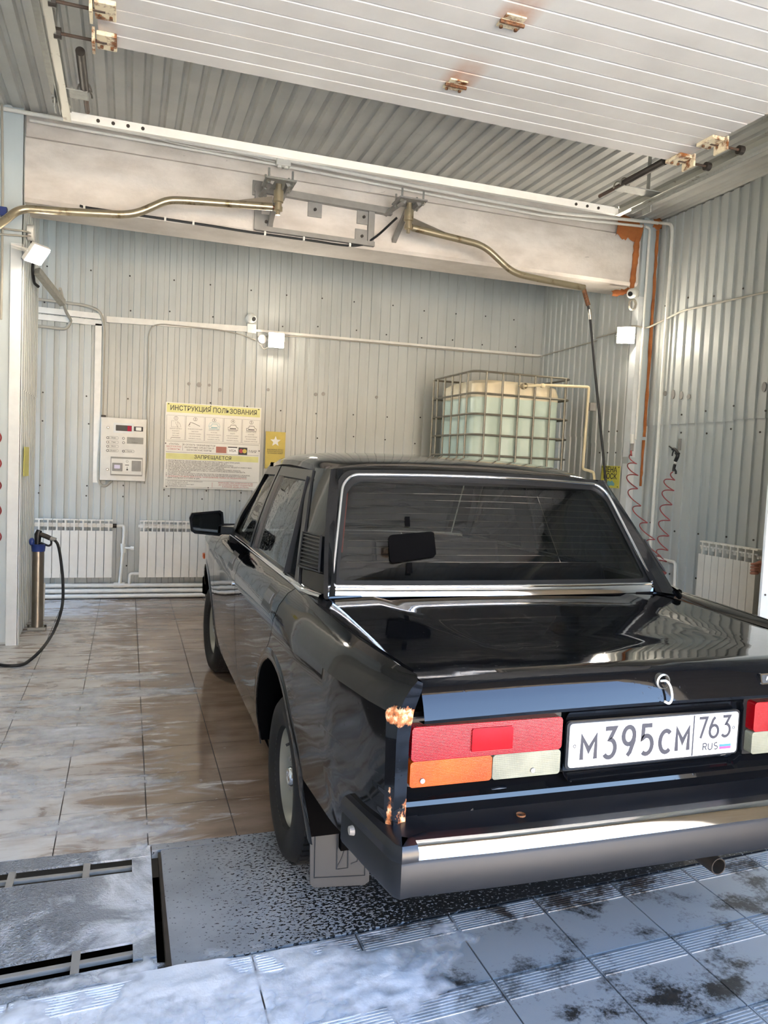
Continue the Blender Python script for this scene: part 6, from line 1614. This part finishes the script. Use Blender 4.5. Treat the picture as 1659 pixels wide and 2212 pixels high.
M['skin'] = simple('skin', (176, 116, 92), .5, var=.08, nscale=30); M['jacket'] = simple('jacket', (52, 56, 66), .8); M['trousers'] = simple('trousers', (40, 42, 50), .8); M['hair'] = simple('hair', (48, 38, 30), .7); M['shoe'] = simple('shoe', (28, 27, 27), .6)
hand = pY(1631, 1228, 3.86)
bxp, byp = 4.22, 3.88
e = empty('person', (bxp, byp, 0), 'person standing behind the cross wall, only a closed fist showing by the radiator', 'person')
x, y = bxp, byp
V = [(x, y, .94), (x, y, 1.12), (x, y, 1.36), (x, y, 1.47), (x, y, 1.56),
     (x, y-.17, 1.40), (x-.02, y-.21, 1.13), (hand.x+.19, hand.y-.03, hand.z+.03), (hand.x+.065, hand.y, hand.z+.004),
     (x, y+.17, 1.40), (x+.01, y+.22, 1.13), (x-.01, y+.22, .88),
     (x, y-.09, .90), (x-.01, y-.10, .50), (x+.01, y-.10, .09), (x, y+.09, .90), (x-.01, y+.10, .50), (x+.01, y+.10, .09)]
E_ = [(0, 1), (1, 2), (2, 3), (3, 4), (2, 5), (5, 6), (6, 7), (7, 8), (2, 9), (9, 10), (10, 11), (0, 12), (12, 13), (13, 14), (0, 15), (15, 16), (16, 17)]
Rr = [(.13, .15), (.125, .15), (.12, .17), .055, .05, .06, .045, .038, .030, .06, .045, .032, .085, .06, .045, .085, .06, .045]
skin_body('body', V, E_, Rr, M['jacket'], e)
bm = BM(); ball(bm, (x-.01, y, 1.66), .095, 20, (1.05, .85, 1.22)); hd = finish('head', bm, M['skin'], e, smooth=0)
bm = BM(); ball(bm, (x+.018, y, 1.695), .100, 20, (1.0, .92, 1.0)); finish('hair', bm, M['hair'], hd, smooth=0)
bm = BM(); ball(bm, (x-.112, y, 1.65), .016, 10, (1, .8, 1.5)); finish('nose', bm, M['skin'], hd, smooth=0)
for s in (-1, 1):
    bm = BM(); ball(bm, (x-.095, y+s*.032, 1.675), .010, 10); finish('eye', bm, M['paper_white'], hd, smooth=0)
    bm = BM(); ball(bm, (x, y+s*.082, 1.655), .022, 10, (.8, .4, 1.3)); finish('ear', bm, M['skin'], hd, smooth=0)
    bm = BM(); box(bm, (x-.04, y+s*.10, .045), (.27, .095, .09)); finish('shoe', bm, M['shoe'], e, bevel=.02)
bm = BM(); box(bm, (x-.097, y, 1.605), (.01, .05, .008)); finish('mouth', bm, M['ink_red'], hd, bevel=.002)
# fist: palm and five curled fingers, pointing towards the car
hx, hy, hz_ = hand
V = [(hx+.075, hy, hz_+.004), (hx+.035, hy, hz_+.004), (hx+.002, hy, hz_)]; E_ = [(0, 1), (1, 2)]
pm = skin_body('hand', V, E_, [(.026, .022), (.030, .036), (.026, .038)], M['skin'], e)
for k, (dz, ln) in enumerate(((.030, .040), (.010, .044), (-.010, .041), (-.029, .034))):
    b = Vector((hx, hy-.012, hz_+dz)); V = [b+Vector((.02, 0, 0)), b+Vector((-.016, -.006, 0)), b+Vector((-.026, .018, -.002)), b+Vector((-.006, .030, -.003)), b+Vector((.010, .020, -.003))]
    skin_body('finger', V, [(i, i+1) for i in range(4)], [.0095, .0100, .0095, .009, .0075], M['skin'], pm, sub=1)
b = Vector((hx+.030, hy-.02, hz_+.036)); skin_body('thumb', [b, b+Vector((-.022, -.012, .010)), b+Vector((-.044, -.010, .004)), b+Vector((-.056, .002, -.006))], [(0, 1), (1, 2), (2, 3)], [.012, .012, .0105, .008], M['skin'], pm, sub=1)

# ================================================================ street building opposite (seen only in reflections)
e = empty('street_building', (4, -24, 0), 'beige building across the yard mirrored in the boot lid', 'building')
bm = BM(); box2(bm, (-14, -30, -.02), (22, -24, 6.2)); finish('wall', bm, M['facade'], e)
for k in range(9):
    x = -12+k*3.8; bm = BM(); box2(bm, (x, -24.04, 2.2), (x+1.5, -23.98, 4.0)); wn_ = finish('window', bm, M['dark_plastic'], e)
    bm = BM(); box2(bm, (x-.1, -24.05, 2.05), (x+1.6, -23.92, 2.18)); finish('window_sill', bm, M['white_paint'], wn_)
